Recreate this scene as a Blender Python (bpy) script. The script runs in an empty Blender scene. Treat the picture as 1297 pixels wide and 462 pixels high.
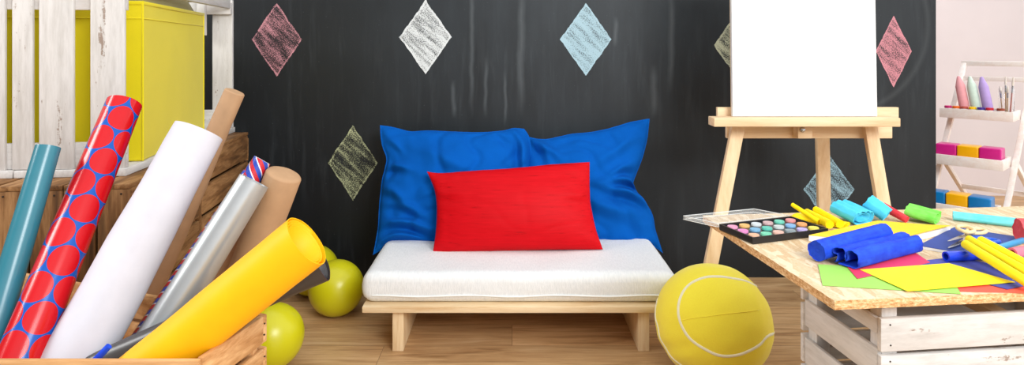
import bpy, bmesh, math, random
from mathutils import Vector, Matrix, noise

random.seed(7)
SC = bpy.context.scene
COL = SC.collection
PI = math.pi

# ------------------------------------------------------------------ camera
F, CX, CY, EYE = 800.0, 648.5, 62.0, 1.16
cam_data = bpy.data.cameras.new('camera')
cam = bpy.data.objects.new('camera', cam_data)
COL.objects.link(cam)
cam.location = (0, 0, EYE)
cam.rotation_euler = (PI / 2, 0, 0)
cam_data.sensor_width = 36
cam_data.lens = 36 * F / 1297
cam_data.shift_y = -(231 - CY) / 1297
cam_data.clip_start = 0.02
SC.camera = cam

def P(px, py, Y):
    """world point seen at a pixel of the photo, at depth Y"""
    return Vector(((px - CX) * Y / F, Y, EYE - (py - CY) * Y / F))

def G(px, py, z):
    """world point seen at a pixel, lying on the horizontal plane z"""
    return P(px, py, (EYE - z) * F / (py - CY))

# ------------------------------------------------------------------ materials
def lin(c):
    c = c / 255.0
    return c / 12.92 if c <= 0.04045 else ((c + 0.055) / 1.055) ** 2.4

def rgb(r, g, b):
    return (lin(r), lin(g), lin(b), 1.0)

class NT:
    def __init__(self, name):
        self.m = bpy.data.materials.new(name)
        self.m.use_nodes = True
        self.t = self.m.node_tree
        self.bsdf = self.t.nodes['Principled BSDF']
    def n(self, typ, **kw):
        nd = self.t.nodes.new(typ)
        for k, v in kw.items():
            if k.startswith('i_'):
                key = k[2:]
                key = int(key) if key.isdigit() else key.replace('_', ' ')
                self.put(nd.inputs[key], v)
            else:
                setattr(nd, k, v)
        return nd
    def put(self, sock, v):
        if isinstance(v, bpy.types.NodeSocket):
            self.t.links.new(v, sock)
        else:
            sock.default_value = v
    def math(self, op, a, b=None, c=None, clamp=False):
        nd = self.n('ShaderNodeMath', operation=op, use_clamp=clamp)
        for i, v in enumerate((a, b, c)):
            if v is not None:
                self.put(nd.inputs[i], v)
        return nd.outputs[0]
    def mix(self, f, a, b, mode='MIX'):
        nd = self.n('ShaderNodeMix', data_type='RGBA', blend_type=mode)
        self.put(nd.inputs[0], f); self.put(nd.inputs[6], a); self.put(nd.inputs[7], b)
        return nd.outputs[2]
    def ramp(self, f, stops):
        nd = self.n('ShaderNodeValToRGB')
        e = nd.color_ramp.elements
        while len(e) < len(stops):
            e.new(0.5)
        for el, (p, c) in zip(e, stops):
            el.position = p
            el.color = c if len(c) == 4 else (*c, 1)
        self.put(nd.inputs[0], f)
        return nd.outputs[0]
    def coord(self, kind='Object', scale=(1, 1, 1), loc=(0, 0, 0), rot=(0, 0, 0)):
        tc = self.n('ShaderNodeTexCoord')
        mp = self.n('ShaderNodeMapping')
        mp.inputs['Scale'].default_value = scale
        mp.inputs['Location'].default_value = loc
        mp.inputs['Rotation'].default_value = rot
        self.t.links.new(tc.outputs[kind], mp.inputs['Vector'])
        return mp.outputs[0]
    def noise(self, vec, scale=5.0, detail=4.0, rough=0.55, dist=0.0):
        nd = self.n('ShaderNodeTexNoise')
        self.put(nd.inputs['Vector'], vec)
        nd.inputs['Scale'].default_value = scale
        nd.inputs['Detail'].default_value = detail
        nd.inputs['Roughness'].default_value = rough
        nd.inputs['Distortion'].default_value = dist
        return nd.outputs['Fac']
    def bump(self, h, strength=0.3, dist=0.002):
        nd = self.n('ShaderNodeBump')
        nd.inputs['Strength'].default_value = strength
        nd.inputs['Distance'].default_value = dist
        self.put(nd.inputs['Height'], h)
        self.put(self.bsdf.inputs['Normal'], nd.outputs[0])
    def out(self, color=None, rough=None, spec=None, **kw):
        b = self.bsdf.inputs
        if color is not None: self.put(b['Base Color'], color)
        if rough is not None: self.put(b['Roughness'], rough)
        if spec is not None: self.put(b['Specular IOR Level'], spec)
        for k, v in kw.items():
            self.put(b[k.replace('_', ' ')], v)
        return self.m

def plain(name, c, rough=0.5, spec=0.4, var=0.06, nscale=30, bump=0.0, bscale=200, **kw):
    """one colour with a little natural unevenness"""
    t = NT(name)
    v = t.coord()
    n1 = t.noise(v, nscale, 3)
    lo = tuple(x * (1 - var) for x in c[:3]) + (1,)
    hi = tuple(min(1, x * (1 + var)) for x in c[:3]) + (1,)
    col = t.ramp(n1, [(0.3, lo), (0.7, hi)])
    if bump:
        t.bump(t.noise(v, bscale, 3), bump, 0.001)
    return t.out(col, rough, spec, **kw)

def cloth(name, c, rough=0.85, weave=900, bump=0.35, var=0.10, sheen=0.2, grain=(1, 1, 1), spec=0.2):
    t = NT(name)
    v = t.coord()
    n1 = t.noise(v, 6, 5)
    vg = t.coord(scale=grain)
    n2 = t.noise(vg, weave, 2)
    lo = tuple(x * (1 - var) for x in c[:3]) + (1,)
    hi = tuple(min(1, x * (1 + var)) for x in c[:3]) + (1,)
    f = t.math('MULTIPLY_ADD', n2, 0.5, t.math('MULTIPLY', n1, 0.5))
    col = t.ramp(f, [(0.35, lo), (0.65, hi)])
    t.bump(n2, bump, 0.0012)
    return t.out(col, rough, spec, Sheen_Weight=sheen)

def wood(name, dark, mid, light, axis='X', scale=1.0, rough=0.6, var=0.5, knots=True, spec=0.3):
    t = NT(name)
    s = {'X': (1.2, 14, 14), 'Y': (14, 1.2, 14), 'Z': (14, 14, 1.2)}[axis]
    s = tuple(x * scale for x in s)
    v = t.coord(scale=s)
    n1 = t.noise(v, 2.2, 6, 0.6, 0.6)
    n2 = t.noise(v, 9.0, 4, 0.7)
    f = t.math('MULTIPLY_ADD', n2, 0.35, t.math('MULTIPLY', n1, 0.75))
    col = t.ramp(f, [(0.36, dark), (0.52, mid), (0.68, light)])
    if knots:
        k = t.noise(t.coord(scale=tuple(x * 0.5 for x in s)), 4.0, 1)
        kf = t.ramp(k, [(0.70, (0, 0, 0, 1)), (0.78, (1, 1, 1, 1))])
        col = t.mix(t.math('MULTIPLY', kf, 0.55), col, tuple(x * 0.45 for x in dark[:3]) + (1,))
    oi = t.n('ShaderNodeObjectInfo')
    t.bump(n2, 0.25, 0.001)
    return t.out(col, rough, spec)

def whitewash(name, axis, wear=0.64):
    """white paint worn off in places"""
    t = NT(name)
    s = {'X': (2, 16, 16), 'Y': (16, 2, 16), 'Z': (16, 16, 2)}[axis]
    v = t.coord(scale=s)
    grain = t.noise(v, 3.0, 6, 0.7)
    patch = t.noise(t.coord(scale=tuple(x * 0.4 for x in s)), 4.0, 6, 0.75)
    col = t.ramp(grain, [(0.3, rgb(192, 187, 181)), (0.6, rgb(216, 212, 208))])
    spots = t.noise(t.coord(), 60, 4, 0.7)
    f = t.math('MULTIPLY', patch, t.math('MULTIPLY_ADD', spots, 0.6, 0.7))
    worn = t.ramp(f, [(wear, (0, 0, 0, 1)), (wear + 0.05, (1, 1, 1, 1))])
    col = t.mix(t.math('MULTIPLY', worn, 0.75), col, rgb(128, 98, 74))
    t.bump(grain, 0.3, 0.001)
    return t.out(col, 0.65, 0.3)

M = {}
M['white_x'] = whitewash('white_paint_x', 'X')
M['white_y'] = whitewash('white_paint_y', 'Y')
M['white_z'] = whitewash('white_paint_z', 'Z')
for ax in 'XYZ':
    M['pine_' + ax.lower()] = wood('pine_' + ax, rgb(214, 176, 128), rgb(232, 203, 160), rgb(241, 218, 180), ax, knots=(ax == 'X'))
    M['beech_' + ax.lower()] = wood('beech_' + ax, rgb(222, 184, 140), rgb(235, 202, 160), rgb(243, 216, 178), ax, knots=False, scale=0.8)
    M['brown_' + ax.lower()] = wood('crate_wood_' + ax, rgb(74, 48, 26), rgb(124, 85, 48), rgb(166, 124, 80), ax, scale=0.9)
    M['box_' + ax.lower()] = wood('box_wood_' + ax, rgb(150, 98, 54), rgb(192, 140, 88), rgb(222, 176, 124), ax, scale=0.9)
M['whitewood'] = wood('pale_pink_wood', rgb(238, 222, 212), rgb(244, 232, 224), rgb(248, 240, 234), 'X', knots=False)

def osb_mat():
    t = NT('osb_board')
    base = t.coord()
    cols = []
    for i, (rot, sc) in enumerate((((0, 0, 0.4), (34, 9, 9)), ((0, 0, 1.5), (30, 8, 8)), ((0, 0, 2.5), (26, 9, 9)))):
        v = t.coord(scale=sc, rot=rot, loc=(i * 3.1, i * 1.7, 0))
        vo = t.n('ShaderNodeTexVoronoi', feature='F1')
        t.put(vo.inputs['Vector'], v)
        vo.inputs['Scale'].default_value = 2.2
        sep = t.n('ShaderNodeSeparateColor')
        t.put(sep.inputs[0], vo.outputs['Color'])
        cols.append((sep.outputs[0], sep.outputs[1]))
    c = t.ramp(cols[0][0], [(0.0, rgb(196, 160, 114)), (0.35, rgb(214, 184, 142)), (0.7, rgb(226, 202, 166)), (1.0, rgb(236, 216, 184))])
    c2 = t.ramp(cols[1][0], [(0.0, rgb(200, 164, 118)), (0.5, rgb(220, 192, 152)), (1.0, rgb(236, 216, 184))])
    c3 = t.ramp(cols[2][0], [(0.0, rgb(206, 172, 126)), (1.0, rgb(232, 210, 176))])
    m1 = t.math('GREATER_THAN', cols[1][1], 0.5)
    m2 = t.math('GREATER_THAN', cols[2][1], 0.62)
    col = t.mix(m2, t.mix(m1, c, c2), c3)
    fine = t.noise(base, 160, 3)
    col = t.mix(0.25, col, t.ramp(fine, [(0.35, rgb(204, 166, 118)), (0.65, rgb(240, 224, 198))]))
    t.bump(fine, 0.2, 0.001)
    return t.out(col, 0.6, 0.3)
M['osb'] = osb_mat()

def osb_edge_mat():
    t = NT('osb_edge')
    n1 = t.noise(t.coord(scale=(30, 30, 70)), 3.0, 5, 0.7)
    col = t.ramp(n1, [(0.32, rgb(176, 120, 70)), (0.5, rgb(222, 176, 122)), (0.66, rgb(244, 216, 172))])
    t.bump(n1, 0.6, 0.003)
    return t.out(col, 0.8, 0.2)
M['osb_edge'] = osb_edge_mat()

def floor_mat():
    t = NT('oak_laminate')
    v = t.coord()
    br = t.n('ShaderNodeTexBrick')
    t.put(br.inputs['Vector'], v)
    br.offset = 0.37
    br.inputs['Scale'].default_value = 1.0
    br.inputs['Mortar Size'].default_value = 0.0012
    br.inputs['Mortar Smooth'].default_value = 0.1
    br.inputs['Brick Width'].default_value = 1.35
    br.inputs['Row Height'].default_value = 0.19
    br.inputs['Color1'].default_value = (0, 0, 0, 1)
    br.inputs['Color2'].default_value = (1, 1, 1, 1)
    br.inputs['Mortar'].default_value = (0.5, 0.5, 0.5, 1)
    # grain runs along X and is shifted plank by plank
    sh = t.n('ShaderNodeVectorMath', operation='SCALE')
    t.put(sh.inputs[0], br.outputs['Color']); sh.inputs['Scale'].default_value = 7.0
    ad = t.n('ShaderNodeVectorMath', operation='ADD')
    t.put(ad.inputs[0], t.coord(scale=(1.1, 11, 1))); t.put(ad.inputs[1], sh.outputs[0])
    g1 = t.noise(ad.outputs[0], 2.0, 6, 0.62, 1.2)
    ad2 = t.n('ShaderNodeVectorMath', operation='ADD')
    t.put(ad2.inputs[0], t.coord(scale=(1.5, 34, 1))); t.put(ad2.inputs[1], sh.outputs[0])
    g2 = t.noise(ad2.outputs[0], 4.0, 5, 0.7, 0.3)
    f = t.math('MULTIPLY_ADD', g2, 0.4, t.math('MULTIPLY', g1, 0.65))
    col = t.ramp(f, [(0.34, rgb(146, 108, 70)), (0.47, rgb(188, 147, 102)), (0.58, rgb(208, 169, 122)), (0.72, rgb(222, 190, 148))])
    tone = t.ramp(br.outputs['Color'], [(0.0, (0.86, 0.85, 0.84, 1)), (1.0, (1.06, 1.04, 1.02, 1))])
    col = t.mix(1.0, col, tone, 'MULTIPLY')
    col = t.mix(t.math('MULTIPLY', br.outputs['Fac'], 0.6), col, rgb(98, 68, 42))
    t.bump(g2, 0.12, 0.001)
    return t.out(col, 0.42, 0.4)
M['floor'] = floor_mat()

WALL_Y = 3.21
def chalk_mat():
    t = NT('chalkboard_paint')
    v = t.coord()
    sep = t.n('ShaderNodeSeparateXYZ'); t.put(sep.inputs[0], v)
    x, z = sep.outputs[0], sep.outputs[2]
    big = t.noise(t.coord(scale=(1, 1, 1)), 1.6, 5, 0.6)
    base = t.ramp(big, [(0.3, rgb(8, 12, 15)), (0.75, rgb(15, 20, 24))])
    # sheen of the board painted into its colour, strongest right of centre and higher up
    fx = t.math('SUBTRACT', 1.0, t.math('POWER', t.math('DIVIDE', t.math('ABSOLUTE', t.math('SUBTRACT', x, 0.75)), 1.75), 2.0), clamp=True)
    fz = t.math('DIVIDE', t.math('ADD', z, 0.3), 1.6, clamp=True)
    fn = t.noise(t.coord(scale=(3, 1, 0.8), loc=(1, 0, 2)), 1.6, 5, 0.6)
    board_sheen = t.math('MULTIPLY', t.math('MULTIPLY', fx, fz), t.math('MULTIPLY_ADD', fn, 1.6, -0.2, clamp=True))
    base = t.mix(t.math('MULTIPLY', board_sheen, 0.15), base, rgb(128, 142, 152))
    # wiped vertical smears of old chalk
    s1 = t.noise(t.coord(scale=(9, 1, 0.9)), 2.4, 5, 0.65, 0.3)
    s2 = t.noise(t.coord(scale=(1.2, 1, 1.4), loc=(3, 0, 1)), 1.5, 2)
    sm = t.math('MULTIPLY', t.ramp(s1, [(0.50, (0, 0, 0, 1)), (0.80, (1, 1, 1, 1))]), t.ramp(s2, [(0.38, (0, 0, 0, 1)), (0.62, (1, 1, 1, 1))]))
    col = t.mix(t.math('MULTIPLY', sm, 0.07), base, rgb(150, 158, 164))
    for (px, pa, pb, w) in ((598, -40, 150, 0.006), (615, 70, 150, 0.005), (640, 90, 160, 0.004), (660, -30, 150, 0.009), (575, 100, 150, 0.006), (780, 20, 60, 0.006), (828, 80, 150, 0.010), (850, -20, 120, 0.008)):
        cx_ = (px - CX) * WALL_Y / F
        z1, z0 = EYE - (pa - CY) * WALL_Y / F, EYE - (pb - CY) * WALL_Y / F
        wob = t.math('MULTIPLY_ADD', t.noise(t.coord(scale=(1, 1, 2), loc=(px, 0, 0)), 3.0, 2), 0.03, -0.015)
        d = t.math('ABSOLUTE', t.math('SUBTRACT', t.math('ADD', x, wob), cx_))
        m = t.math('SUBTRACT', 1.0, t.math('DIVIDE', d, w * 2.6), clamp=True)
        mz = t.math('SUBTRACT', 1.0, t.math('DIVIDE', t.math('ABSOLUTE', t.math('SUBTRACT', z, (z0 + z1) / 2)), (z1 - z0) / 2), clamp=True)
        mk = t.math('MULTIPLY', t.math('MULTIPLY', m, t.math('MULTIPLY', mz, 2.0, clamp=True)), 0.13)
        col = t.mix(mk, col, rgb(160, 168, 172))
    # wiped arc beside the right-hand diamond
    ax_, az_ = (1062 - CX) * WALL_Y / F, EYE - (30 - CY) * WALL_Y / F
    dx = t.math('SUBTRACT', x, ax_); dz = t.math('SUBTRACT', z, az_)
    rr = t.math('SQRT', t.math('ADD', t.math('MULTIPLY', dx, dx), t.math('MULTIPLY', dz, dz)))
    ring = t.math('SUBTRACT', 1.0, t.math('DIVIDE', t.math('ABSOLUTE', t.math('SUBTRACT', rr, 0.455)), 0.022), clamp=True)
    ring = t.math('MULTIPLY', ring, t.math('GREATER_THAN', dx, 0.12))
    col = t.mix(t.math('MULTIPLY', ring, 0.05), col, rgb(170, 176, 178))
    dust = t.noise(v, 140, 2)
    col = t.mix(t.math('MULTIPLY', t.ramp(dust, [(0.70, (0, 0, 0, 1)), (0.78, (1, 1, 1, 1))]), 0.35), col, rgb(140, 145, 148))
    # chalk diamonds
    warp = t.math('MULTIPLY_ADD', t.noise(v, 18, 3), 0.16, -0.08)
    hatch = t.noise(t.coord(scale=(1, 1, 1), rot=(0, 0.62, 0)), 1, 1)
    hv = t.n('ShaderNodeVectorMath', operation='MULTIPLY')
    rot = t.coord(rot=(0, -0.75, 0))
    t.put(hv.inputs[0], rot); hv.inputs[1].default_value = (7, 1, 42)
    stroke = t.noise(hv.outputs[0], 1.0, 3, 0.6)
    grain = t.noise(t.coord(scale=(1, 1, 1)), 210, 3, 0.75)
    cover = t.math('ADD', t.math('MULTIPLY', stroke, 0.50), t.math('MULTIPLY', grain, 1.0))
    for (px, py, w, h, c, den) in ((350.5, 50, 32, 47, rgb(206, 142, 150), 0.735), (539, 47, 33, 47, rgb(222, 226, 226), 0.64), (742, 50, 32.5, 46, rgb(172, 204, 216), 0.60), (937, 57, 33, 46, rgb(205, 210, 180), 0.66), (1132, 65, 23, 45, rgb(214, 140, 150), 0.65), (447, 206, 32, 47, rgb(196, 200, 156), 0.755), (1050, 240, 32, 45, rgb(150, 186, 200), 0.70)):
        cx_ = (px - CX) * WALL_Y / F; cz_ = EYE - (py - CY) * WALL_Y / F
        hw, hh = w * WALL_Y / F, h * WALL_Y / F
        d = t.math('ADD', t.math('DIVIDE', t.math('ABSOLUTE', t.math('SUBTRACT', x, cx_)), hw), t.math('DIVIDE', t.math('ABSOLUTE', t.math('SUBTRACT', z, cz_)), hh))
        d = t.math('ADD', d, warp)
        inside = t.math('LESS_THAN', d, 1.0)
        edge = t.math('SUBTRACT', 1.0, t.math('DIVIDE', t.math('ABSOLUTE', t.math('SUBTRACT', d, 0.96)), 0.06), clamp=True)
        cv = t.math('MULTIPLY_ADD', edge, 0.10, cover)
        ck = t.math('MULTIPLY', t.math('SUBTRACT', cv, den), 7.0, clamp=True)
        mk = t.math('MULTIPLY', t.math('MULTIPLY', ck, inside), 0.92)
        col = t.mix(mk, col, c)
    rough = t.math('MULTIPLY_ADD', big, 0.2, 0.42)
    t.bump(t.noise(v, 90, 3), 0.10, 0.001)
    return t.out(col, rough, 0.4)
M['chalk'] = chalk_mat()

M['pinkwall'] = plain('pale_pink_plaster', rgb(226, 214, 213), 0.9, 0.2, 0.02, 4, 0.1, 150)
M['wallcore'] = plain('white_plaster_edge', rgb(228, 222, 220), 0.9, 0.2, 0.02, 4)

M['yellowbox'] = cloth('yellow_canvas', rgb(224, 206, 22), 0.8, 700, 0.2, 0.05)
M['olive'] = cloth('olive_rib_cloth', rgb(150, 138, 84), 0.95, 90, 0.6, 0.12, grain=(1, 8, 1))
M['blue'] = cloth('blue_linen', rgb(4, 88, 176), 0.9, 800, 0.3, 0.10, 0.0, spec=0.08)
def red_silk():
    t = NT('red_shot_silk')
    v = t.coord(scale=(7, 60, 130))
    n1 = t.noise(v, 1.0, 4, 0.6)
    n2 = t.noise(t.coord(scale=(30, 900, 900)), 1.0, 2)
    col = t.ramp(n1, [(0.26, rgb(150, 2, 10)), (0.36, rgb(200, 6, 18)), (0.7, rgb(212, 10, 24))])
    t.bump(n2, 0.25, 0.0006)
    return t.out(col, 0.55, 0.12, Sheen_Weight=0.0)
M['red'] = red_silk()
def mattress_mat():
    t = NT('white_knit')
    n1 = t.noise(t.coord(scale=(60, 14, 14)), 3.0, 3, 0.6)
    n2 = t.noise(t.coord(), 500, 2)
    col = t.ramp(n1, [(0.3, rgb(226, 228, 228)), (0.7, rgb(240, 241, 240))])
    t.bump(t.math('MULTIPLY_ADD', n2, 0.4, n1), 0.45, 0.003)
    return t.out(col, 0.9, 0.15, Sheen_Weight=0.2)
M['mattress'] = mattress_mat()
M['piping'] = cloth('white_piping', rgb(238, 238, 234), 0.9, 500, 0.2, 0.03)
M['plush'] = cloth('yellow_plush', rgb(255, 234, 66), 0.95, 300, 0.35, 0.05, 0.25)
M['plushwhite'] = cloth('white_plush', rgb(246, 240, 205), 0.95, 300, 0.4, 0.04, 0.4)
M['balloon'] = plain('yellow_latex', rgb(206, 200, 20), 0.30, 0.5, 0.03, 3, Subsurface_Weight=0.0)
M['canvas'] = plain('primed_canvas', rgb(226, 227, 228), 0.85, 0.2, 0.01, 20, 0.12, 700)
M['canvas_edge'] = plain('canvas_edge', rgb(214, 206, 192), 0.85, 0.2, 0.05, 20)
M['steel'] = plain('steel', rgb(190, 192, 195), 0.25, 0.5, 0.03, 20, Metallic=1.0)
M['iron'] = plain('dark_nail', rgb(60, 52, 46), 0.5, 0.5, 0.1, 60, Metallic=0.6)

def paper(name, c, rough=0.6, spec=0.35, var=0.03, bump=0.0, **kw):
    M[name] = plain(name, c, rough, spec, var, 25, bump, 60, **kw)
paper('teal_paper', rgb(48, 120, 136), 0.26, 0.6)
paper('white_paper', rgb(208, 206, 213), 0.7, 0.25)
paper('orange_card', rgb(255, 186, 10), 0.55, 0.3)
paper('black_card', rgb(52, 48, 48), 0.38, 0.6)
paper('silver_paper', rgb(188, 191, 192), 0.32, 0.6, Metallic=0.55)
paper('kraft', rgb(180, 142, 106), 0.7, 0.3, 0.06, 0.25)
paper('kraft_inner', rgb(150, 112, 78), 0.8, 0.2, 0.06, 0.2)
paper('gold_cover', rgb(250, 205, 40), 0.6, 0.3)
paper('page_white', rgb(240, 238, 236), 0.8, 0.2)
paper('navy_paper', rgb(52, 74, 148), 0.6, 0.3)
paper('violet_paper', rgb(74, 80, 158), 0.6, 0.3)
paper('sky_paper', rgb(132, 190, 222), 0.6, 0.3)
paper('lime_paper', rgb(160, 214, 96), 0.6, 0.3)
paper('pink_paper', rgb(226, 60, 98), 0.6, 0.3)
paper('yellow_paper', rgb(250, 224, 34), 0.6, 0.3)
paper('red_paper', rgb(240, 92, 72), 0.6, 0.3)
paper('yellow_foam', rgb(255, 228, 20), 0.6, 0.3)
paper('blue_gloss', rgb(20, 60, 210), 0.25, 0.6)
paper('cyan_gloss', rgb(0, 140, 190), 0.3, 0.6)
paper('rose_paper', rgb(238, 116, 132), 0.6, 0.3)

def crepe_mat(name, c, c2):
    t = NT(name)
    uv = t.coord('UV', scale=(1, 1, 1))
    w1 = t.noise(t.coord('UV', scale=(70, 20, 1)), 1.0, 3, 0.6)
    w2 = t.noise(t.coord(), 40, 3)
    col = t.ramp(t.math('MULTIPLY_ADD', w1, 0.5, t.math('MULTIPLY', w2, 0.5)), [(0.35, c2), (0.6, c)])
    t.bump(w1, 0.20, 0.0012)
    M[name] = t.out(col, 0.7, 0.25)
crepe_mat('crepe_blue', rgb(34, 80, 216), rgb(18, 52, 190))
crepe_mat('crepe_sky', rgb(84, 198, 230), rgb(64, 184, 220))
crepe_mat('crepe_aqua', rgb(120, 216, 226), rgb(88, 200, 216))
crepe_mat('crepe_yellow', rgb(255, 226, 0), rgb(248, 206, 0))
crepe_mat('crepe_green', rgb(136, 222, 96), rgb(104, 208, 66))
crepe_mat('crepe_red', rgb(232, 70, 74), rgb(214, 40, 52))
crepe_mat('crepe_coral', rgb(240, 96, 100), rgb(226, 66, 76))

def dots_mat(circ, R):
    t = NT('red_dot_gift_wrap')
    tc = t.n('ShaderNodeTexCoord')
    sp = t.n('ShaderNodeSeparateXYZ'); t.put(sp.inputs[0], tc.outputs['UV'])
    a = circ / 4.0
    b = a * 1.73
    def cell(off):
        u = t.math('SUBTRACT', t.math('FRACT', t.math('ADD', t.math('DIVIDE', sp.outputs[0], a), off)), 0.5)
        v = t.math('SUBTRACT', t.math('FRACT', t.math('ADD', t.math('DIVIDE', sp.outputs[1], b), off)), 0.5)
        u = t.math('MULTIPLY', u, a); v = t.math('MULTIPLY', v, b)
        return t.math('SQRT', t.math('ADD', t.math('MULTIPLY', u, u), t.math('MULTIPLY', v, v)))
    d = t.math('MINIMUM', cell(0.0), cell(0.5))
    m = t.math('LESS_THAN', d, R)
    col = t.mix(m, rgb(8, 82, 172), rgb(198, 8, 20))
    return t.out(col, 0.22, 0.4)

def harlequin_mat():
    t = NT('red_blue_gift_wrap')
    tc = t.n('ShaderNodeTexCoord')
    sp = t.n('ShaderNodeSeparateXYZ'); t.put(sp.inputs[0], tc.outputs['UV'])
    p = t.math('FRACT', t.math('ADD', t.math('MULTIPLY', sp.outputs[1], 36), t.math('MULTIPLY', sp.outputs[0], 24)))
    m = t.math('GREATER_THAN', p, 0.5)
    w = t.math('GREATER_THAN', t.math('ABSOLUTE', t.math('SUBTRACT', p, 0.5)), 0.44)
    col = t.mix(w, t.mix(m, rgb(206, 40, 52), rgb(44, 76, 180)), rgb(236, 236, 240))
    return t.out(col, 0.35, 0.5)
M['harlequin'] = harlequin_mat()

def glass_mat(name, col=(1, 1, 1, 1), rough=0.02, ior=1.45):
    t = NT(name)
    return t.out(col, rough, 0.5, Transmission_Weight=1.0, IOR=ior)
M['glass'] = glass_mat('clear_glass')
M['clear_plastic'] = NT('clear_plastic').out(rgb(236, 238, 236), 0.08, 0.6, Alpha=0.16)
M['rim_plastic'] = NT('rim_plastic').out(rgb(240, 242, 240), 0.15, 0.6, Alpha=0.6)
M['tray_black'] = plain('black_plastic', rgb(28, 28, 32), 0.28, 0.5, 0.03, 20)

# ------------------------------------------------------------------ object helpers
def finish(bm, smooth=None):
    bmesh.ops.recalc_face_normals(bm, faces=bm.faces)
    if smooth is not None:
        for f in bm.faces:
            f.smooth = True
        for e in bm.edges:
            if len(e.link_faces) == 2 and e.calc_face_angle(0) > smooth:
                e.smooth = False
    return bm

def obj(name, bm, mat, parent=None, smooth=None, origin=None):
    """link one mesh object; vertices arrive in world space"""
    finish(bm, smooth)
    if parent is not None:
        org = Vector(parent.matrix_world.translation) if False else wloc(parent)
    elif origin is not None:
        org = Vector(origin)
    else:
        xs = [v.co for v in bm.verts]
        lo = Vector((min(c.x for c in xs), min(c.y for c in xs), min(c.z for c in xs)))
        hi = Vector((max(c.x for c in xs), max(c.y for c in xs), max(c.z for c in xs)))
        org = Vector(((lo.x + hi.x) / 2, (lo.y + hi.y) / 2, lo.z))
    for v in bm.verts:
        v.co -= org
    me = bpy.data.meshes.new(name)
    bm.to_mesh(me)
    bm.free()
    mats = mat if isinstance(mat, (list, tuple)) else [mat]
    for m in mats:
        me.materials.append(m)
    o = bpy.data.objects.new(name, me)
    COL.objects.link(o)
    if parent is not None:
        o.parent = parent
    else:
        o.location = org
    return o

def wloc(o):
    l = Vector(o.location)
    while o.parent:
        o = o.parent
        l += Vector(o.location)
    return l

def tag(o, label=None, cat=None, group=None, kind=None):
    if label: o['label'] = label
    if cat: o['category'] = cat
    if group: o['group'] = group
    if kind: o['kind'] = kind
    return o

def thing(name, loc, label, cat, group=None):
    o = bpy.data.objects.new(name, None)
    o.empty_display_size = 0.05
    COL.objects.link(o)
    o.location = loc
    return tag(o, label, cat, group)

def basis(ax, up=Vector((0, 0, 1))):
    ax = Vector(ax).normalized()
    side = Vector(up).cross(ax)
    if side.length < 1e-5:
        side = Vector((1, 0, 0)).cross(ax)
    side.normalize()
    u = ax.cross(side).normalized()
    return ax, side, u

def box(bm, c, s, R=None, bev=0.0, seg=2, mi=0):
    """box centred at c with full sizes s, optional rotation matrix"""
    c = Vector(c)
    r = bmesh.ops.create_cube(bm, size=1.0)
    vs = r['verts']
    for v in vs:
        v.co = Vector((v.co.x * s[0], v.co.y * s[1], v.co.z * s[2]))
    if bev > 0:
        es = list({e for v in vs for e in v.link_edges})
        rb = bmesh.ops.bevel(bm, geom=es, offset=min(bev, min(s) * 0.45), segments=seg, affect='EDGES', profile=0.5)
        vs = list({v for f in rb['faces'] for v in f.verts} | {v for v in vs if v.is_valid})
    for v in vs:
        co = v.co
        if R is not None:
            co = R @ co
        v.co = co + c
    if mi:
        for f in {f for v in vs for f in v.link_faces}:
            f.material_index = mi
    return vs

def beam(bm, a, b, w, t, up=Vector((0, 0, 1)), bev=0.002, seg=2):
    """board from a to b; w is the size along side, t along up-ish"""
    a, b = Vector(a), Vector(b)
    ax, side, u = basis(b - a, up)
    R = Matrix((ax, side, u)).transposed()
    return box(bm, (a + b) / 2, ((b - a).length, w, t), R, bev, seg)

def quadprism(bm, pts, th):
    """slab: four coplanar points as its top, th thick downwards"""
    top = [bm.verts.new(Vector(p)) for p in pts]
    bot = [bm.verts.new(Vector(p) - Vector((0, 0, th))) for p in pts]
    bm.faces.new(top)
    bm.faces.new(bot[::-1])
    n = len(pts)
    for i in range(n):
        bm.faces.new((top[i], bot[i], bot[(i + 1) % n], top[(i + 1) % n]))

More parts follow.
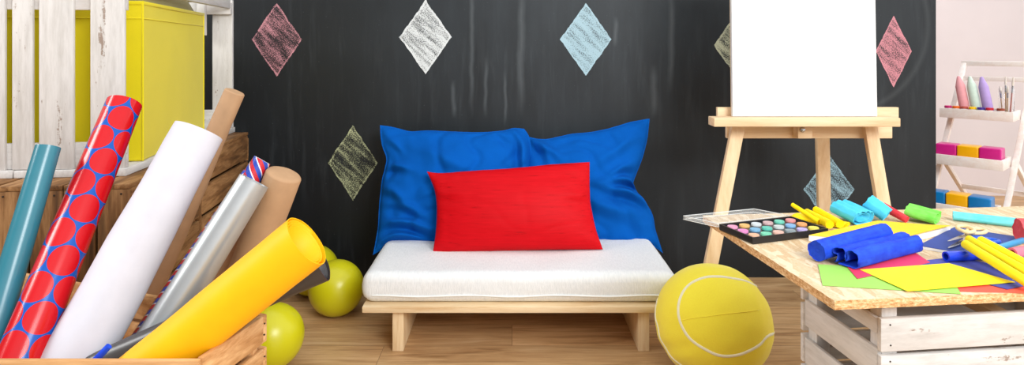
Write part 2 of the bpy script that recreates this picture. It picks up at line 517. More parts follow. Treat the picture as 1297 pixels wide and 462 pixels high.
def tube(bm, pts, rad, seg=24, hollow=0.0, cap=True, uv=True, fn=None, up=Vector((0, 0, 1)), flat=1.0, depth=None):
    """tube along pts with a radius per point; hollow = wall thickness left open at the ends (depth = how far in)"""
    pts = [Vector(p) for p in pts]
    n = len(pts)
    uvl = bm.loops.layers.uv.verify() if uv else None
    ax, side, u = basis(pts[-1] - pts[0], up)
    rings, lens = [], [0.0]
    for i in range(1, n):
        lens.append(lens[-1] + (pts[i] - pts[i - 1]).length)
    def ring(c, r, i, inner=False):
        out = []
        for k in range(seg):
            th = 2 * PI * k / seg
            rr = r * (fn(th, lens[i] / max(lens[-1], 1e-6)) if fn else 1.0)
            out.append(bm.verts.new(c + side * (math.cos(th) * rr) + u * (math.sin(th) * rr * flat)))
        return out
    for i in range(n):
        rings.append(ring(pts[i], rad[i], i))
    def skin(r0, r1, l0, l1, rr):
        for k in range(seg):
            k2 = (k + 1) % seg
            f = bm.faces.new((r0[k], r0[k2], r1[k2], r1[k]))
            if uvl:
                us = [k, k + 1, k + 1, k]
                for lp, uu, ll in zip(f.loops, us, (l0, l0, l1, l1)):
                    lp[uvl].uv = (uu / seg * 2 * PI * rr, ll)
    rm = sum(rad) / n
    for i in range(n - 1):
        skin(rings[i], rings[i + 1], lens[i], lens[i + 1], rm)
    if hollow > 0:
        for end in (0, n - 1):
            d = ax if end == 0 else -ax
            dep = depth if depth else lens[-1] * 0.45
            r_in = max(rad[end] - hollow, 0.001)
            a = ring(pts[end], r_in, end)
            b = ring(pts[end] + d * dep, r_in * 0.97, end)
            skin(rings[end], a, 0, 0.002, rm)
            skin(a, b, 0, dep, rm)
            bm.faces.new(b)
    elif cap:
        bm.faces.new(rings[0])
        bm.faces.new(rings[-1])
    return rings

def lerp(a, b, t):
    return a + (b - a) * t

# ------------------------------------------------------------------ the room
bm = bmesh.new(); box(bm, (0.6, 2.2, -0.05), (9.0, 8.4, 0.1))
tag(obj('floor', bm, M['floor'], origin=(0, 0, 0)), 'light brown oak laminate floor', None, kind='structure')
WR = (1185.5 - CX) * WALL_Y / F
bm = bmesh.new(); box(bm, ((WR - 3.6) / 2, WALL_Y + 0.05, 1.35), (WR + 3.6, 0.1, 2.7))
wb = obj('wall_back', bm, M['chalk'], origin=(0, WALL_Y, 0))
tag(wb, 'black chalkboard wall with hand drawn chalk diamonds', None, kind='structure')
bm = bmesh.new(); box(bm, (0.6, 5.05, 1.35), (9.0, 0.1, 2.7))
tag(obj('wall_rear', bm, M['pinkwall']), 'pale pink plaster wall behind the ladder shelf', None, kind='structure')

# ------------------------------------------------------------------ bench
BY = 2.424
bx0, bx1 = (458.5 - CX) * 2.40 / F, 0.592
bench = thing('low_bench', ((bx0 + bx1) / 2, 2.70, 0), 'low pale pine bench with two slab legs carrying the white mattress', 'bench')
bm = bmesh.new(); box(bm, ((bx0 + bx1) / 2, 2.40 + 0.33, 0.1565 + 0.0125), (bx1 - bx0, 0.66, 0.025), bev=0.003)
obj('bench_top', bm, M['pine_x'], bench, 0.6)
for (xa, xb) in ((497, 511), (808.5, 822.5)):
    a, b = (xa - CX) * BY / F, (xb - CX) * BY / F
    bm = bmesh.new(); box(bm, ((a + b) / 2, BY + 0.28, 0.078), (b - a, 0.56, 0.156), bev=0.002)
    obj('leg', bm, M['pine_z'], bench, 0.6)

# mattress
def mattress():
    x0, x1 = (462 - CX) * 2.44 / F, (855 - CX) * 2.44 / F
    y0, y1, z0, z1 = 2.425, 3.03, 0.182, 0.30
    root = thing('mattress', ((x0 + x1) / 2, (y0 + y1) / 2, z0), 'white quilted knit mattress lying on the low pine bench', 'mattress')
    nx, ny, nz = 64, 36, 9
    bm = bmesh.new()
    bmesh.ops.create_cube(bm, size=1.0)
    for v in bm.verts:
        v.co = Vector((lerp(x0, x1, v.co.x + .5), lerp(y0, y1, v.co.y + .5), lerp(z0, z1, v.co.z + .5)))
    bmesh.ops.bevel(bm, geom=bm.edges[:], offset=0.034, segments=5, affect='EDGES', profile=0.55)
    for n_ax, a, b, n in ((0, x0 + .04, x1 - .04, nx), (1, y0 + .04, y1 - .04, ny), (2, z0 + .036, z1 - .036, 3)):
        for i in range(n + 1):
            co = [0, 0, 0]; no = [0, 0, 0]
            co[n_ax] = lerp(a, b, i / n); no[n_ax] = 1
            bmesh.ops.bisect_plane(bm, geom=bm.verts[:] + bm.edges[:] + bm.faces[:], plane_co=co, plane_no=no)
    cx_, cy_ = (x0 + x1) / 2, (y0 + y1) / 2
    for v in bm.verts:
        p = v.co.copy()
        n1 = noise.noise(Vector((p.x * 5, p.y * 5, p.z * 7)))
        n2 = noise.noise(Vector((p.x * 16 + 4, p.y * 16, p.z * 20)))
        top = max(0, (p.z - z0) / (z1 - z0))
        if p.z > z0 + 0.02:
            v.co.z += 0.004 * n1 * top + 0.0014 * n2 * top
            # belly of the sides
            v.co.y += -0.006 * math.sin(PI * top) * (1 if p.y < cy_ else -1) * (abs(p.y - cy_) / (y1 - cy_)) + 0.002 * n2
            v.co.x += 0.012 * math.sin(PI * top) * (1 if p.x > cx_ else -1) * (abs(p.x - cx_) / (x1 - cx_)) ** 6
    obj('mattress_body', bm, M['mattress'], root, 1.2)
    # piping seam round the lower third
    pts = []
    r = 0.036
    zc = 0.214
    loop = [(x0 - .004, y0 + r), (x0 + r * .3, y0 + r * .3 - .003), (x0 + r, y0 - .005)]
    k = 40
    loop += [(lerp(x0 + r, x1 - r, i / k), y0 - 0.0062 + 0.001 * math.sin(i * .9)) for i in range(1, k)]
    loop += [(x1 - r, y0 - .005), (x1 - r * .3, y0 + r * .3 - .003), (x1 + .004, y0 + r), (x1 + .008, y1 - r)]
    loop = [(x0 - .008, y1 - r)] + loop
    bm = bmesh.new()
    seq = [Vector((a, b, zc + 0.0025 * math.sin(i * .5) + .002 * noise.noise(Vector((a * 4, b, 0))))) for i, (a, b) in enumerate(loop)]
    tube_path(bm, seq, 0.0034, 8)
    obj('piping', bm, M['piping'], root, 1.2)

def tube_path(bm, pts, r, seg=8, closed=False):
    """constant tube that turns with its path"""
    rings = []
    n = len(pts)
    prev = None
    for i, p in enumerate(pts):
        if closed:
            d = pts[(i + 1) % n] - pts[i - 1]
        else:
            d = pts[min(i + 1, n - 1)] - pts[max(i - 1, 0)]
        d.normalize()
        ref = prev if prev is not None else (Vector((0, 0, 1)) if abs(d.z) < 0.9 else Vector((1, 0, 0)))
        u = (ref - d * ref.dot(d)).normalized()
        prev = u
        s = d.cross(u)
        rr = r[i] if isinstance(r, (list, tuple)) else r
        rings.append([bm.verts.new(p + u * math.cos(2 * PI * k / seg) * rr + s * math.sin(2 * PI * k / seg) * rr) for k in range(seg)])
    for i in range(n if closed else n - 1):
        a, b = rings[i], rings[(i + 1) % n]
        for k in range(seg):
            bm.faces.new((a[k], a[(k + 1) % seg], b[(k + 1) % seg], b[k]))
    if not closed:
        bm.faces.new(rings[0]); bm.faces.new(rings[-1])
mattress()

# ------------------------------------------------------------------ pillows
def plane_pt(px, py, Y0, z0, k):
    dz = -(py - CY) / F
    Y = (Y0 + k * (EYE - z0)) / (1 - k * dz)
    return P(px, py, Y)

def curve_at(poly, t):
    """poly = list of px points, sampled smoothly by length"""
    n = len(poly) - 1
    L = [0.0]
    for i in range(n):
        L.append(L[-1] + math.hypot(poly[i + 1][0] - poly[i][0], poly[i + 1][1] - poly[i][1]))
    d = t * L[-1]
    i = max(j for j in range(n) if L[j] <= d + 1e-9)
    f = (d - L[i]) / max(L[i + 1] - L[i], 1e-9)
    p0 = poly[max(i - 1, 0)]; p1 = poly[i]; p2 = poly[i + 1]; p3 = poly[min(i + 2, n)]
    def cr(a, b, c, e):
        return 0.5 * (2 * b + (c - a) * f + (2 * a - 5 * b + 4 * c - e) * f * f + (3 * b - a - 3 * c + e) * f ** 3)
    return Vector((cr(p0[0], p1[0], p2[0], p3[0]), cr(p0[1], p1[1], p2[1], p3[1])))

def pillow(name, label, cat, mat, top, right, bottom, left, Y0, z0, k, thick, seed, wr=0.006, group=None, folds=(), n=72, fl=0.04, gather=0.010, asym=0.6):
    """top: left->right, right: top->bottom, bottom: left->right, left: top->bottom (photo outline on a leaning plane)"""
    nrm = Vector((0, -1, k)).normalized()
    def coons(u, v):
        T, B, L, R_ = curve_at(top, u), curve_at(bottom, u), curve_at(left, v), curve_at(right, v)
        tl, tr, bl, br = Vector(top[0]), Vector(top[-1]), Vector(bottom[0]), Vector(bottom[-1])
        return T * (1 - v) + B * v + L * (1 - u) + R_ * u - (tl * (1 - u) * (1 - v) + tr * u * (1 - v) + bl * (1 - u) * v + br * u * v)
    bm = bmesh.new()
    grid = {}
    for side in (1, -1):
        for i in range(n + 1):
            for j in range(n + 1):
                edge = i in (0, n) or j in (0, n)
                if edge and side == -1:
                    grid[side, i, j] = grid[1, i, j]
                    continue
                # denser sampling at the borders
                u = 0.5 - 0.5 * math.cos(PI * i / n) if True else i / n
                v = 0.5 - 0.5 * math.cos(PI * j / n)
                u = lerp(u, i / n, 0.5); v = lerp(v, j / n, 0.5)
                q = coons(u, v)
                p = plane_pt(q.x, q.y, Y0, z0, k)
                a, b = 2 * u - 1, 2 * v - 1
                ka = min(1.0, abs(a) / (1 - fl)); kb = min(1.0, abs(b) / (1 - fl))
                prof = ((1 - ka ** 2.3) * (1 - kb ** 2.3)) ** 0.58
                h = thick * prof * (1.0 if side == 1 else asym)
                # soft unevenness and sharper creases
                q1 = Vector((p.x * 5 + seed, p.z * 5, side * 3.0))
                w = noise.fractal(q1, 1.0, 2.0, 3) * wr
                wp = Vector((p.x * 6 + seed, p.z * 10 + 0.8 * noise.noise(q1), 1.3 + side))
                w -= wr * 0.9 * max(0.0, 1 - 5 * abs(noise.noise(wp))) 
                # gathers running in from the seams
                da, db = 1 - ka, 1 - kb
                w += gather * math.exp(-da / 0.16) * noise.noise(Vector((b * 6 + seed, a * 1.2, side)))
                w += gather * math.exp(-db / 0.16) * noise.noise(Vector((a * 6 + seed, b * 1.2, side + 5)))
                for (fu, fv, ang, amp, wd, ln) in folds:
                    du, dv = u - fu, v - fv
                    c_, s_ = math.cos(ang), math.sin(ang)
                    al = du * c_ + dv * s_
                    ac = -du * s_ + dv * c_
                    ac += 0.012 * math.sin(al * 14 + fu * 9)
                    fall = math.exp(-(al / ln) ** 2)
                    w += 2.1 * amp * (math.exp(-(ac / wd) ** 2) - 0.6 * math.exp(-((ac - 1.6 * wd) / wd) ** 2)) * fall
                h += w * min(1.0, prof * 2.2)
                rip = 0.006 * noise.noise(Vector((p.x * 22 + seed, p.z * 22, 0))) * (1 - min(1, prof * 1.5))
                grid[side, i, j] = bm.verts.new(p + nrm * (max(h, 0.0006) * side + rip))
        for i in range(n):
            for j in range(n):
                q = [grid[side, i, j], grid[side, i + 1, j], grid[side, i + 1, j + 1], grid[side, i, j + 1]]
                if len(set(q)) == 4:
                    try:
                        bm.faces.new(q)
                    except ValueError:
                        pass
    o = obj(name, bm, mat, None, 2.5)
    md = o.modifiers.new('sub', 'SUBSURF'); md.levels = 1; md.render_levels = 1
    return tag(o, label, cat, group)

pillow('pillow', 'large blue pillow with folded seam at the left end of the bench', 'pillow', M['blue'],
       top=[(481, 158), (500, 161), (520, 166), (545, 165), (590, 167), (630, 166), (650, 162), (664, 163)],
       right=[(664, 163), (672, 178), (674, 215), (672, 260), (668, 312)],
       bottom=[(472, 323), (490, 314), (520, 311), (570, 312), (668, 312)],
       left=[(481, 158), (483, 182), (489, 200), (487, 214), (483, 230), (480, 262), (478, 290), (472, 323)],
       Y0=2.862, z0=0.302, k=0.44, thick=0.115, seed=3.0, wr=0.017, group='blue pillows on the bench',
       folds=((0.10, 0.36, 0.25, 0.014, 0.030, 0.10), (0.25, 0.83, 0.16, 0.020, 0.026, 0.20), (0.16, 0.92, -0.05, 0.020, 0.022, 0.18), (0.22, 0.70, 0.45, 0.012, 0.030, 0.14), (0.07, 0.12, 1.1, 0.010, 0.03, 0.10), (0.93, 0.22, 1.45, 0.026, 0.035, 0.22), (0.84, 0.10, 1.2, 0.012, 0.03, 0.12), (0.45, 0.30, 0.5, 0.006, 0.05, 0.2), (0.12, 0.58, 0.7, 0.012, 0.03, 0.12)))
pillow('pillow', 'large blue pillow with one raised corner at the right end of the bench', 'pillow', M['blue'],
       top=[(665, 172), (690, 176), (720, 170), (760, 165), (800, 154), (823, 150)],
       right=[(823, 150), (820, 176), (814, 200), (803, 229), (803, 238), (815, 252), (826, 270), (831, 292), (840, 321)],
       bottom=[(661, 312), (720, 312), (780, 312), (822, 311), (840, 321)],
       left=[(665, 172), (663, 190), (662, 215), (662, 260), (661, 312)],
       Y0=2.90, z0=0.302, k=0.44, thick=0.12, seed=9.0, wr=0.014, group='blue pillows on the bench',
       folds=((0.88, 0.50, 0.10, 0.030, 0.035, 0.16), (0.80, 0.60, 0.55, 0.022, 0.040, 0.16), (0.84, 0.40, -0.30, 0.014, 0.035, 0.14), (0.14, 0.12, 1.0, 0.020, 0.03, 0.14), (0.22, 0.16, 0.8, 0.012, 0.03, 0.14), (0.65, 0.72, 0.5, 0.012, 0.05, 0.2), (0.75, 0.22, -0.45, 0.008, 0.05, 0.2)))
pillow('cushion', 'red silk rectangular cushion leaning in front of the two blue pillows', 'cushion', M['red'],
       top=[(540.5, 217), (560, 219), (600, 216), (650, 213), (700, 208), (747, 205)],
       right=[(747, 205), (747, 225), (748, 255), (755, 290), (764, 316)],
       bottom=[(548, 319.5), (600, 319), (650, 317.5), (700, 316.5), (764, 316)],
       left=[(540.5, 217), (550, 240), (553, 262), (552, 290), (548, 319.5)],
       Y0=2.695, z0=0.30, k=0.40, thick=0.085, seed=21.0, wr=0.0015, n=64, fl=0.004, gather=0.005, asym=0.4,
       folds=((0.08, 0.3, 0.1, 0.003, 0.05, 0.1), (0.9, 0.4, 0.2, 0.003, 0.05, 0.1)))

# ------------------------------------------------------------------ round things on the floor
def plush_ball():
    Y, R = 2.235, 0.2
    c = Vector(((903 - CX) * Y / F, Y, 0.196))
    root = thing('plush_ball', (c.x, c.y, 0), 'large yellow plush tennis ball with white seam on the floor beside the bench', 'ball')
    def shape(d):
        """surface point for a unit direction"""
        r = R * (1 + 0.012 * noise.noise(d * 2.2) + 0.006 * noise.noise(d * 6))
        # small gathers near the lower left seam
        g = math.exp(-((d.x + 0.75) ** 2 + (d.z + 0.35) ** 2) / 0.12)
        r *= 1 + 0.012 * g * math.sin(16 * d.z + 9 * d.y)
        p = d * r
        p.z *= 0.98
        return c + p
    bm = bmesh.new()
    bmesh.ops.create_icosphere(bm, subdivisions=6, radius=1.0)
    for v in bm.verts:
        v.co = shape(v.co.normalized())
    obj('ball_body', bm, M['plush'], root, 2.0)
    # tennis-ball seam, turned so that it reads as in the photo
    A, B = 0.75, 0.25
    a_, b_ = 0.44, 0.56
    # main loop seen from the front: an oval lying on the camera side
    view = (Vector((0, 0, EYE)) - c).normalized()
    vx = Vector((0, 0, 1)).cross(view).normalized()   # to the right in the picture
    vy = view.cross(vx).normalized()
    def from_px(px, py):
        d = (P(px, py, 1) - Vector((0, 0, EYE))).normalized()
        o = Vector((0, 0, EYE))
        bq = d.dot(o - c); cq = (o - c).dot(o - c) - (R * .985) ** 2
        disc = bq * bq - cq
        tt = -bq - math.sqrt(max(disc, 0))
        return ((o + d * tt) - c).normalized()
    front = [(958, 361), (940, 354), (915, 350), (893, 351), (874, 359), (864, 372), (860, 388), (861, 402), (866, 416), (876, 430), (892, 441), (910, 449), (928, 450), (946, 445), (962, 435), (973, 424)]
    left = [(833, 384), (831.5, 398), (834, 414), (838, 428), (846, 444), (856, 455), (868, 466)]
    bm = bmesh.new()
    def band(pts, ext0=None, ext1=None, w=0.0055):
        ds = [from_px(*p) for p in pts]
        if ext0: ds = ext0 + ds
        if ext1: ds = ds + ext1
        out = []
        for i in range(len(ds) - 1):
            p0, p1, p2, p3 = ds[max(i - 1, 0)], ds[i], ds[i + 1], ds[min(i + 2, len(ds) - 1)]
            for s in range(4):
                f = s / 4
                out.append((0.5 * (2 * p1 + (p2 - p0) * f + (2 * p0 - 5 * p1 + 4 * p2 - p3) * f * f + (3 * p1 - p0 - 3 * p2 + p3) * f ** 3)).normalized())
        out.append(ds[-1])
        rows = []
        for i, d in enumerate(out):
            tg = (out[min(i + 1, len(out) - 1)] - out[max(i - 1, 0)]).normalized()
            sd = d.cross(tg).normalized()
            row = []
            for q, hh in ((-1, -.001), (-.8, .0015), (0, .0032), (.8, .0015), (1, -.001)):
                dd = (d + sd * (q * w / R)).normalized()
                s = shape(dd)
                row.append(bm.verts.new(s + dd * hh))
            rows.append(row)
        for i in range(len(rows) - 1):
            for kk in range(4):
                bm.faces.new((rows[i][kk], rows[i][kk + 1], rows[i + 1][kk + 1], rows[i + 1][kk]))
    e0 = from_px(958, 361)
    back_r = Vector((0.85, 0.50, 0.20)).normalized()
    back_t = Vector((0.55, 0.75, 0.42)).normalized()
    band(front, [back_t, (back_t + e0).normalized()], [Vector((0.95, 0.2, -0.15)).normalized(), back_r])
    band(left, [Vector((-0.80, 0.55, 0.25)).normalized(), Vector((-0.93, 0.18, 0.25)).normalized()], [Vector((-0.05, -0.55, -0.83)).normalized()])
    obj('seam', bm, M['plushwhite'], root, 2.0)
    bm = bmesh.new()
    sp = [(862, 405.5), (880, 402), (900, 399.5), (925, 396), (945, 394), (962, 392)]
    ds = []
    for i in range(len(sp) - 1):
        for q in range(8):
            d_ = from_px(lerp(sp[i][0], sp[i + 1][0], q / 8), lerp(sp[i][1], sp[i + 1][1], q / 8))
            ds.append(shape(d_) + d_ * 0.0004)
    tube_path(bm, ds, 0.0011, 6)
    obj('stitch_line', bm, M['plush'], root, 2.0)
plush_ball()

def balloon(px, Y, R, label, tilt, seed):
    cx_ = (px - CX) * Y / F
    root = thing('balloon', (cx_, Y, 0), label, 'balloon', 'yellow balloons on the floor')
    ax = Vector(tilt).normalized()                       # direction of the knot
    a, s, u = basis(ax, Vector((0, 0.2, 1)))
    bm = bmesh.new()
    n, seg = 40, 48
    pts, zmin = [], 9
    prof = []
    for i in range(n + 1):
        th = PI * i / n
        t_ = -math.cos(th)                               # -1 top .. 1 knot
        r = math.sin(th)
        stretch = 1.0 + (0.13 * max(0, t_) ** 2)
        r *= 1 - 0.10 * max(0, t_) ** 1.5
        prof.append((t_ * R * stretch, r * R))
    rows = []
    for (h, r) in prof:
        if r < 1e-4:
            rows.append([bm.verts.new(a * h)])
        else:
            rows.append([bm.verts.new(a * h + s * math.cos(2 * PI * k / seg) * r + u * math.sin(2 * PI * k / seg) * r) for k in range(seg)])
    for i in range(n):
        r0, r1 = rows[i], rows[i + 1]
        for k in range(seg):
            k2 = (k + 1) % seg
            f = [r0[k % len(r0)], r0[k2 % len(r0)], r1[k2 % len(r1)], r1[k % len(r1)]]
            f = list(dict.fromkeys(f))
            bm.faces.new(f)
    lo = min(v.co.z for v in bm.verts)
    off = Vector((cx_, Y, -lo))
    for v in bm.verts: v.co += off
    obj('balloon_skin', bm, M['balloon'], root, 2.5)
    bm = bmesh.new()
    e = off + a * (R * 1.13)
    tube(bm, [e - a * .003, e + a * .004, e + a * .008, e + a * .016], [.007, .0035, .0045, .009], 14, uv=False)
    obj('knot', bm, M['balloon'], root, 1.5)
balloon(426, 2.76, 0.119, 'yellow balloon touching the left end of the white mattress', (-0.3, 0.9, -0.25), 1)
balloon(397, 2.985, 0.117, 'yellow balloon mostly hidden behind another balloon by the chalkboard', (-0.2, 0.9, 0.3), 2)
balloon(343, 2.30, 0.117, 'yellow balloon half hidden behind the foreground wooden box', (-0.5, 0.8, 0.2), 3)

# ------------------------------------------------------------------ easel
def easel():
    Y0 = 2.50
    root = thing('easel', (P(1040, 430, Y0).x, Y0 + 0.1, 0), 'pale beech studio easel holding the blank white canvas', 'easel')
    fy = CY + EYE * F / 2.46                              # floor pixel row of the front feet
    def leg_pt(px0, py0, slope, z, Yz):
        return None
    # front legs: lean back going up
    def Yat(z): return 2.46 + z * 0.12
    def at(pxa, pya, pxb, pyb, py):
        f = (py - pya) / (pyb - pya)
        return pxa + (pxb - pxa) * f
    for (xa, xb, X2a, X2b) in ((934.5, 899.5, 160, 338), (1102, 1112.5, 160, 258)):
        if xa < 1000:
            line = lambda py: 934.5 + (py - 160) * (899.5 - 934.5) / (338 - 160)
        else:
            line = lambda py: 1101.5 + (py - 160) * (1118 - 1101.5) / (258 - 160)
        # foot on the floor
        zf = 0.0; Yf = 2.46
        pyf = CY + EYE * F / Yf
        foot = P(line(pyf), pyf, Yf); foot.z = 0.0
        zt = 1.50; Yt = Yat(zt)
        pyt = CY + (EYE - zt) * F / Yt
        topp = P(line(pyt), pyt, Yt)
        bm = bmesh.new()
        beam(bm, foot, topp, 0.052, 0.026, Vector((0, -1, 0.1)), 0.003)
        for v in bm.verts:
            if v.co.z < 0.03: v.co.z = max(v.co.z, 0.0)
        obj('leg', bm, M['beech_z'], root, 0.6)
    # back leg
    bm = bmesh.new()
    tp = P(1036, -60, 2.68); ft = P(1046, CY + EYE * F / 3.02, 3.02); ft.z = 0.0
    beam(bm, ft, tp, 0.058, 0.024, Vector((0, -1, 0.2)), 0.003)
    for v in bm.verts: v.co.z = max(v.co.z, 0.0)
    o = obj('leg', bm, M['beech_z'], root, 0.6)
    o['label'] = 'single rear leg propping the easel'
    # shelf: tray, back rail, crossbar, clamp
    zsh = P(0, 149, 2.50).z
    Ys = 2.50
    bm = bmesh.new()
    a, b = P(902, 153.5, Ys - 0.025), P(1136, 154.5, Ys - 0.025)
    box(bm, ((a.x + b.x) / 2, Ys - 0.012, zsh - 0.013), (b.x - a.x, 0.075, 0.034), bev=0.003)
    obj('shelf', bm, M['beech_x'], root, 0.6)
    bm = bmesh.new()
    a, b = P(908, 144, Ys + 0.05), P(1137, 144, Ys + 0.05)
    box(bm, ((a.x + b.x) / 2, Ys + 0.052, zsh + 0.012), (b.x - a.x, 0.02, 0.05), bev=0.002)
    obj('shelf_rail', bm, M['beech_x'], root, 0.6)
    bm = bmesh.new()
    Yc = 2.60
    a, b = P(919.5, 168, Yc), P(1128.5, 168, Yc)
    box(bm, ((a.x + b.x) / 2, Yc, P(0, 168, Yc).z + 0.004), (b.x - a.x, 0.022, 0.052), bev=0.003)
    obj('crossbar', bm, M['beech_x'], root, 0.6)
    bm = bmesh.new()
    c = P(1017, 167, 2.56)
    box(bm, (c.x, 2.565, c.z), (0.058, 0.05, 0.048), bev=0.003)
    blk = obj('clamp_block', bm, M['beech_x'], root, 0.6)
    bm = bmesh.new()
    c2 = P(1016, 164, 2.54)
    tube(bm, [c2 + Vector((0, .004, 0)), c2 + Vector((0, -.006, 0)), c2 + Vector((0, -.009, 0))], [.0105, .0105, .006], 20, uv=False)
    tube(bm, [c2 + Vector((0, -.006, 0)), c2 + Vector((0, -.012, 0))], [.0045, .004], 6, uv=False)
    obj('bolt', bm, M['steel'], blk, 0.7)
    return zsh, Ys
ZSH, YSH = easel()

def canvas():
    z0 = ZSH + 0.005
    Yb = 2.497
    xl = (928 - CX) * Yb / F; xr = (1111.5 - CX) * Yb / F
    H = 0.80; lean = 0.03
    root = thing('stretched_canvas', ((xl + xr) / 2, Yb, z0), 'blank white stretched canvas standing on the easel shelf', 'canvas')
    R = Matrix.Rotation(-math.atan(lean), 3, 'X')
    ctr = Vector(((xl + xr) / 2, Yb, z0)) + R @ Vector((0, 0.009, H / 2))
    xt = 0.003
    bm = bmesh.new()
    box(bm, ctr, (xr - xl, 0.018, H), R, 0.002)
    # slightly narrower towards the top as the photo shows
    obj('canvas_cloth', bm, M['canvas'], root, 0.6)
    bm = bmesh.new()
    for s in (-1, 1):
        box(bm, ctr + R @ Vector((s * ((xr - xl) / 2 - 0.022), 0.014, 0)), (0.04, 0.012, H - 0.01), R, 0.002)
    for s in (-1, 1):
        box(bm, ctr + R @ Vector((0, 0.014, s * (H / 2 - 0.027))), ((xr - xl) - 0.088, 0.0118, 0.04), R, 0.002)
    obj('stretcher_frame', bm, M['beech_x'], root, 0.6)
canvas()

# ------------------------------------------------------------------ worktop on a white crate (right)
T = 0.662
A6 = math.radians(6.0)
ux = Vector((math.cos(A6), math.sin(A6), 0)); uy = Vector((-math.sin(A6), math.cos(A6), 0))
C0 = P(1057, 381, 1.25); C0.z = T
def TB(s, t, z=T):
    v = C0 + ux * s + uy * t
    v.z = z
    return v

def worktop():
    W, D = 1.25, 0.645
    root = thing('tabletop_board', TB(W / 2, D / 2, T - 0.019), 'chipboard worktop resting on the white crate and covered with craft paper', 'table top')
    n = 70
    bm = bmesh.new()
    # ragged edge outline
    pts = []
    def jit(k): return 0.0016 * noise.noise(Vector((k * 0.9, 2.2, 0)))
    for i in range(n): pts.append((W * i / n, jit(i)))
    for i in range(n // 2): pts.append((W + jit(i + 100), D * i / (n // 2)))
    for i in range(n): pts.append((W * (1 - i / n), D + jit(i + 200)))
    for i in range(n // 2): pts.append((jit(i + 300), D * (1 - i / (n // 2))))
    top = [bm.verts.new(TB(s, t, T)) for s, t in pts]
    mid = [bm.verts.new(TB(s + 0.001 * noise.noise(Vector((i * .7, 9, 0))), t - 0.001 + 0.0015 * noise.noise(Vector((i * .8, 4, 0))), T - 0.009)) for i, (s, t) in enumerate(pts)]
    bot = [bm.verts.new(TB(s, t, T - 0.0185)) for s, t in pts]
    bm.faces.new(top); bm.faces.new(bot[::-1])
    for i in range(len(pts)):
        j = (i + 1) % len(pts)
        for a, b in ((top, mid), (mid, bot)):
            f = bm.faces.new((a[i], b[i], b[j], a[j])); f.material_index = 1
    obj('board', bm, [M['osb'], M['osb_edge']], root)
worktop()

def white_crate_under():
    a = math.radians(6.5)
    ex = Vector((math.cos(a), math.sin(a), 0)); ey = Vector((-math.sin(a), math.cos(a), 0))
    O = Vector(((1116 - CX) * 1.292 / F, 1.292, 0))
    W, D, H = 0.62, 0.285, T - 0.0185
    R = Matrix((ex, ey, Vector((0, 0, 1)))).transposed()
    root = thing('wooden_crate', O + ex * W / 2 + ey * D / 2, 'white painted slatted crate standing under the chipboard worktop', 'crate', None)
    def bx(bm, s0, s1, t0, t1, z0, z1, bev=0.0018):
        c = O + ex * ((s0 + s1) / 2) + ey * ((t0 + t1) / 2); c.z = (z0 + z1) / 2
        box(bm, c, (abs(s1 - s0), abs(t1 - t0), z1 - z0), R, bev)
    # corner posts
    for s in (0.010, W - 0.045):
        for t in (0.012, D - 0.047):
            bm = bmesh.new(); bx(bm, s, s + 0.035, t, t + 0.035, 0.012, H)
            obj('post', bm, M['white_z'], root, 0.6)
    # front and back slats
    for (t0, t1, off) in ((0, 0.012, 0.0), (D - 0.012, D, 0.0)):
        z = 0.6075
        k = 0
        while z > 0.05:
            zz = max(z - 0.068, 0.004)
            bm = bmesh.new(); bx(bm, (-0.004 if t0 else 0.0) , W, t0 - 0.0, t1, zz, z)
            obj('slat', bm, M['white_x'], root, 0.6)
            z -= 0.0765; k += 1
    for (s0, s1) in ((0, 0.010), (W - 0.010, W)):
        for (z0, z1) in ((0.572, 0.604), (0.477, 0.541), (0.384, 0.448), (0.29, 0.355), (0.196, 0.261), (0.103, 0.168), (0.01, 0.075)):
            bm = bmesh.new(); bx(bm, s0, s1, 0.0125, D - 0.0125, z0, z1)
            obj('slat', bm, M['white_y'], root, 0.6)
    bm = bmesh.new()
    bx(bm, 0.05, 0.09, 0.0125, D - 0.0125, 0.545, 0.565)
    obj('inner_batten', bm, M['pine_y'], root, 0.6)
    bm = bmesh.new(); bx(bm, 0.35, 0.39, 0.0125, D - 0.0125, 0.545, 0.565)
    obj('inner_batten', bm, M['pine_y'], root, 0.6)
    for s, z in ((0.020, 0.595), (0.021, 0.553), (0.020, 0.520), (0.021, 0.475)):
        bm = bmesh.new()
        p = O + ex * s - ey * 0.0006; p.z = z
        tube(bm, [p + ey * 0.002, p - ey * 0.0004], [0.0018, 0.0018], 8, uv=False)
        obj('nail', bm, M['iron'], root)
white_crate_under()

# ------------------------------------------------------------------ flat papers on the worktop
def sheet(name, label, px, mat, lev, th=0.0006, cat='paper', group='sheets of coloured paper', z=None, curl=0.0):
    zt = (T + 0.0008 + lev * 0.0009) if z is None else z
    c = [G(x, y, zt) for x, y in px]
    bm = bmesh.new()
    n = 10
    g = {}
    for i in range(n + 1):
        for j in range(n + 1):
            u, v = i / n, j / n
            p = c[0] * (1 - u) * (1 - v) + c[1] * u * (1 - v) + c[2] * u * v + c[3] * (1 - u) * v
            for s in (0, 1):
                g[i, j, s] = bm.verts.new(p - Vector((0, 0, th * s)))
    for i in range(n):
        for j in range(n):
            bm.faces.new([g[i, j, 0], g[i + 1, j, 0], g[i + 1, j + 1, 0], g[i, j + 1, 0]])
            bm.faces.new([g[i, j, 1], g[i, j + 1, 1], g[i + 1, j + 1, 1], g[i + 1, j, 1]])
    for i in range(n):
        for a, b in (((i, 0), (i + 1, 0)), ((i, n), (i + 1, n)), ((0, i), (0, i + 1)), ((n, i), (n, i + 1))):
            bm.faces.new([g[a[0], a[1], 0], g[a[0], a[1], 1], g[b[0], b[1], 1], g[b[0], b[1], 0]])
    return tag(obj(name, bm, mat), label, cat, group)

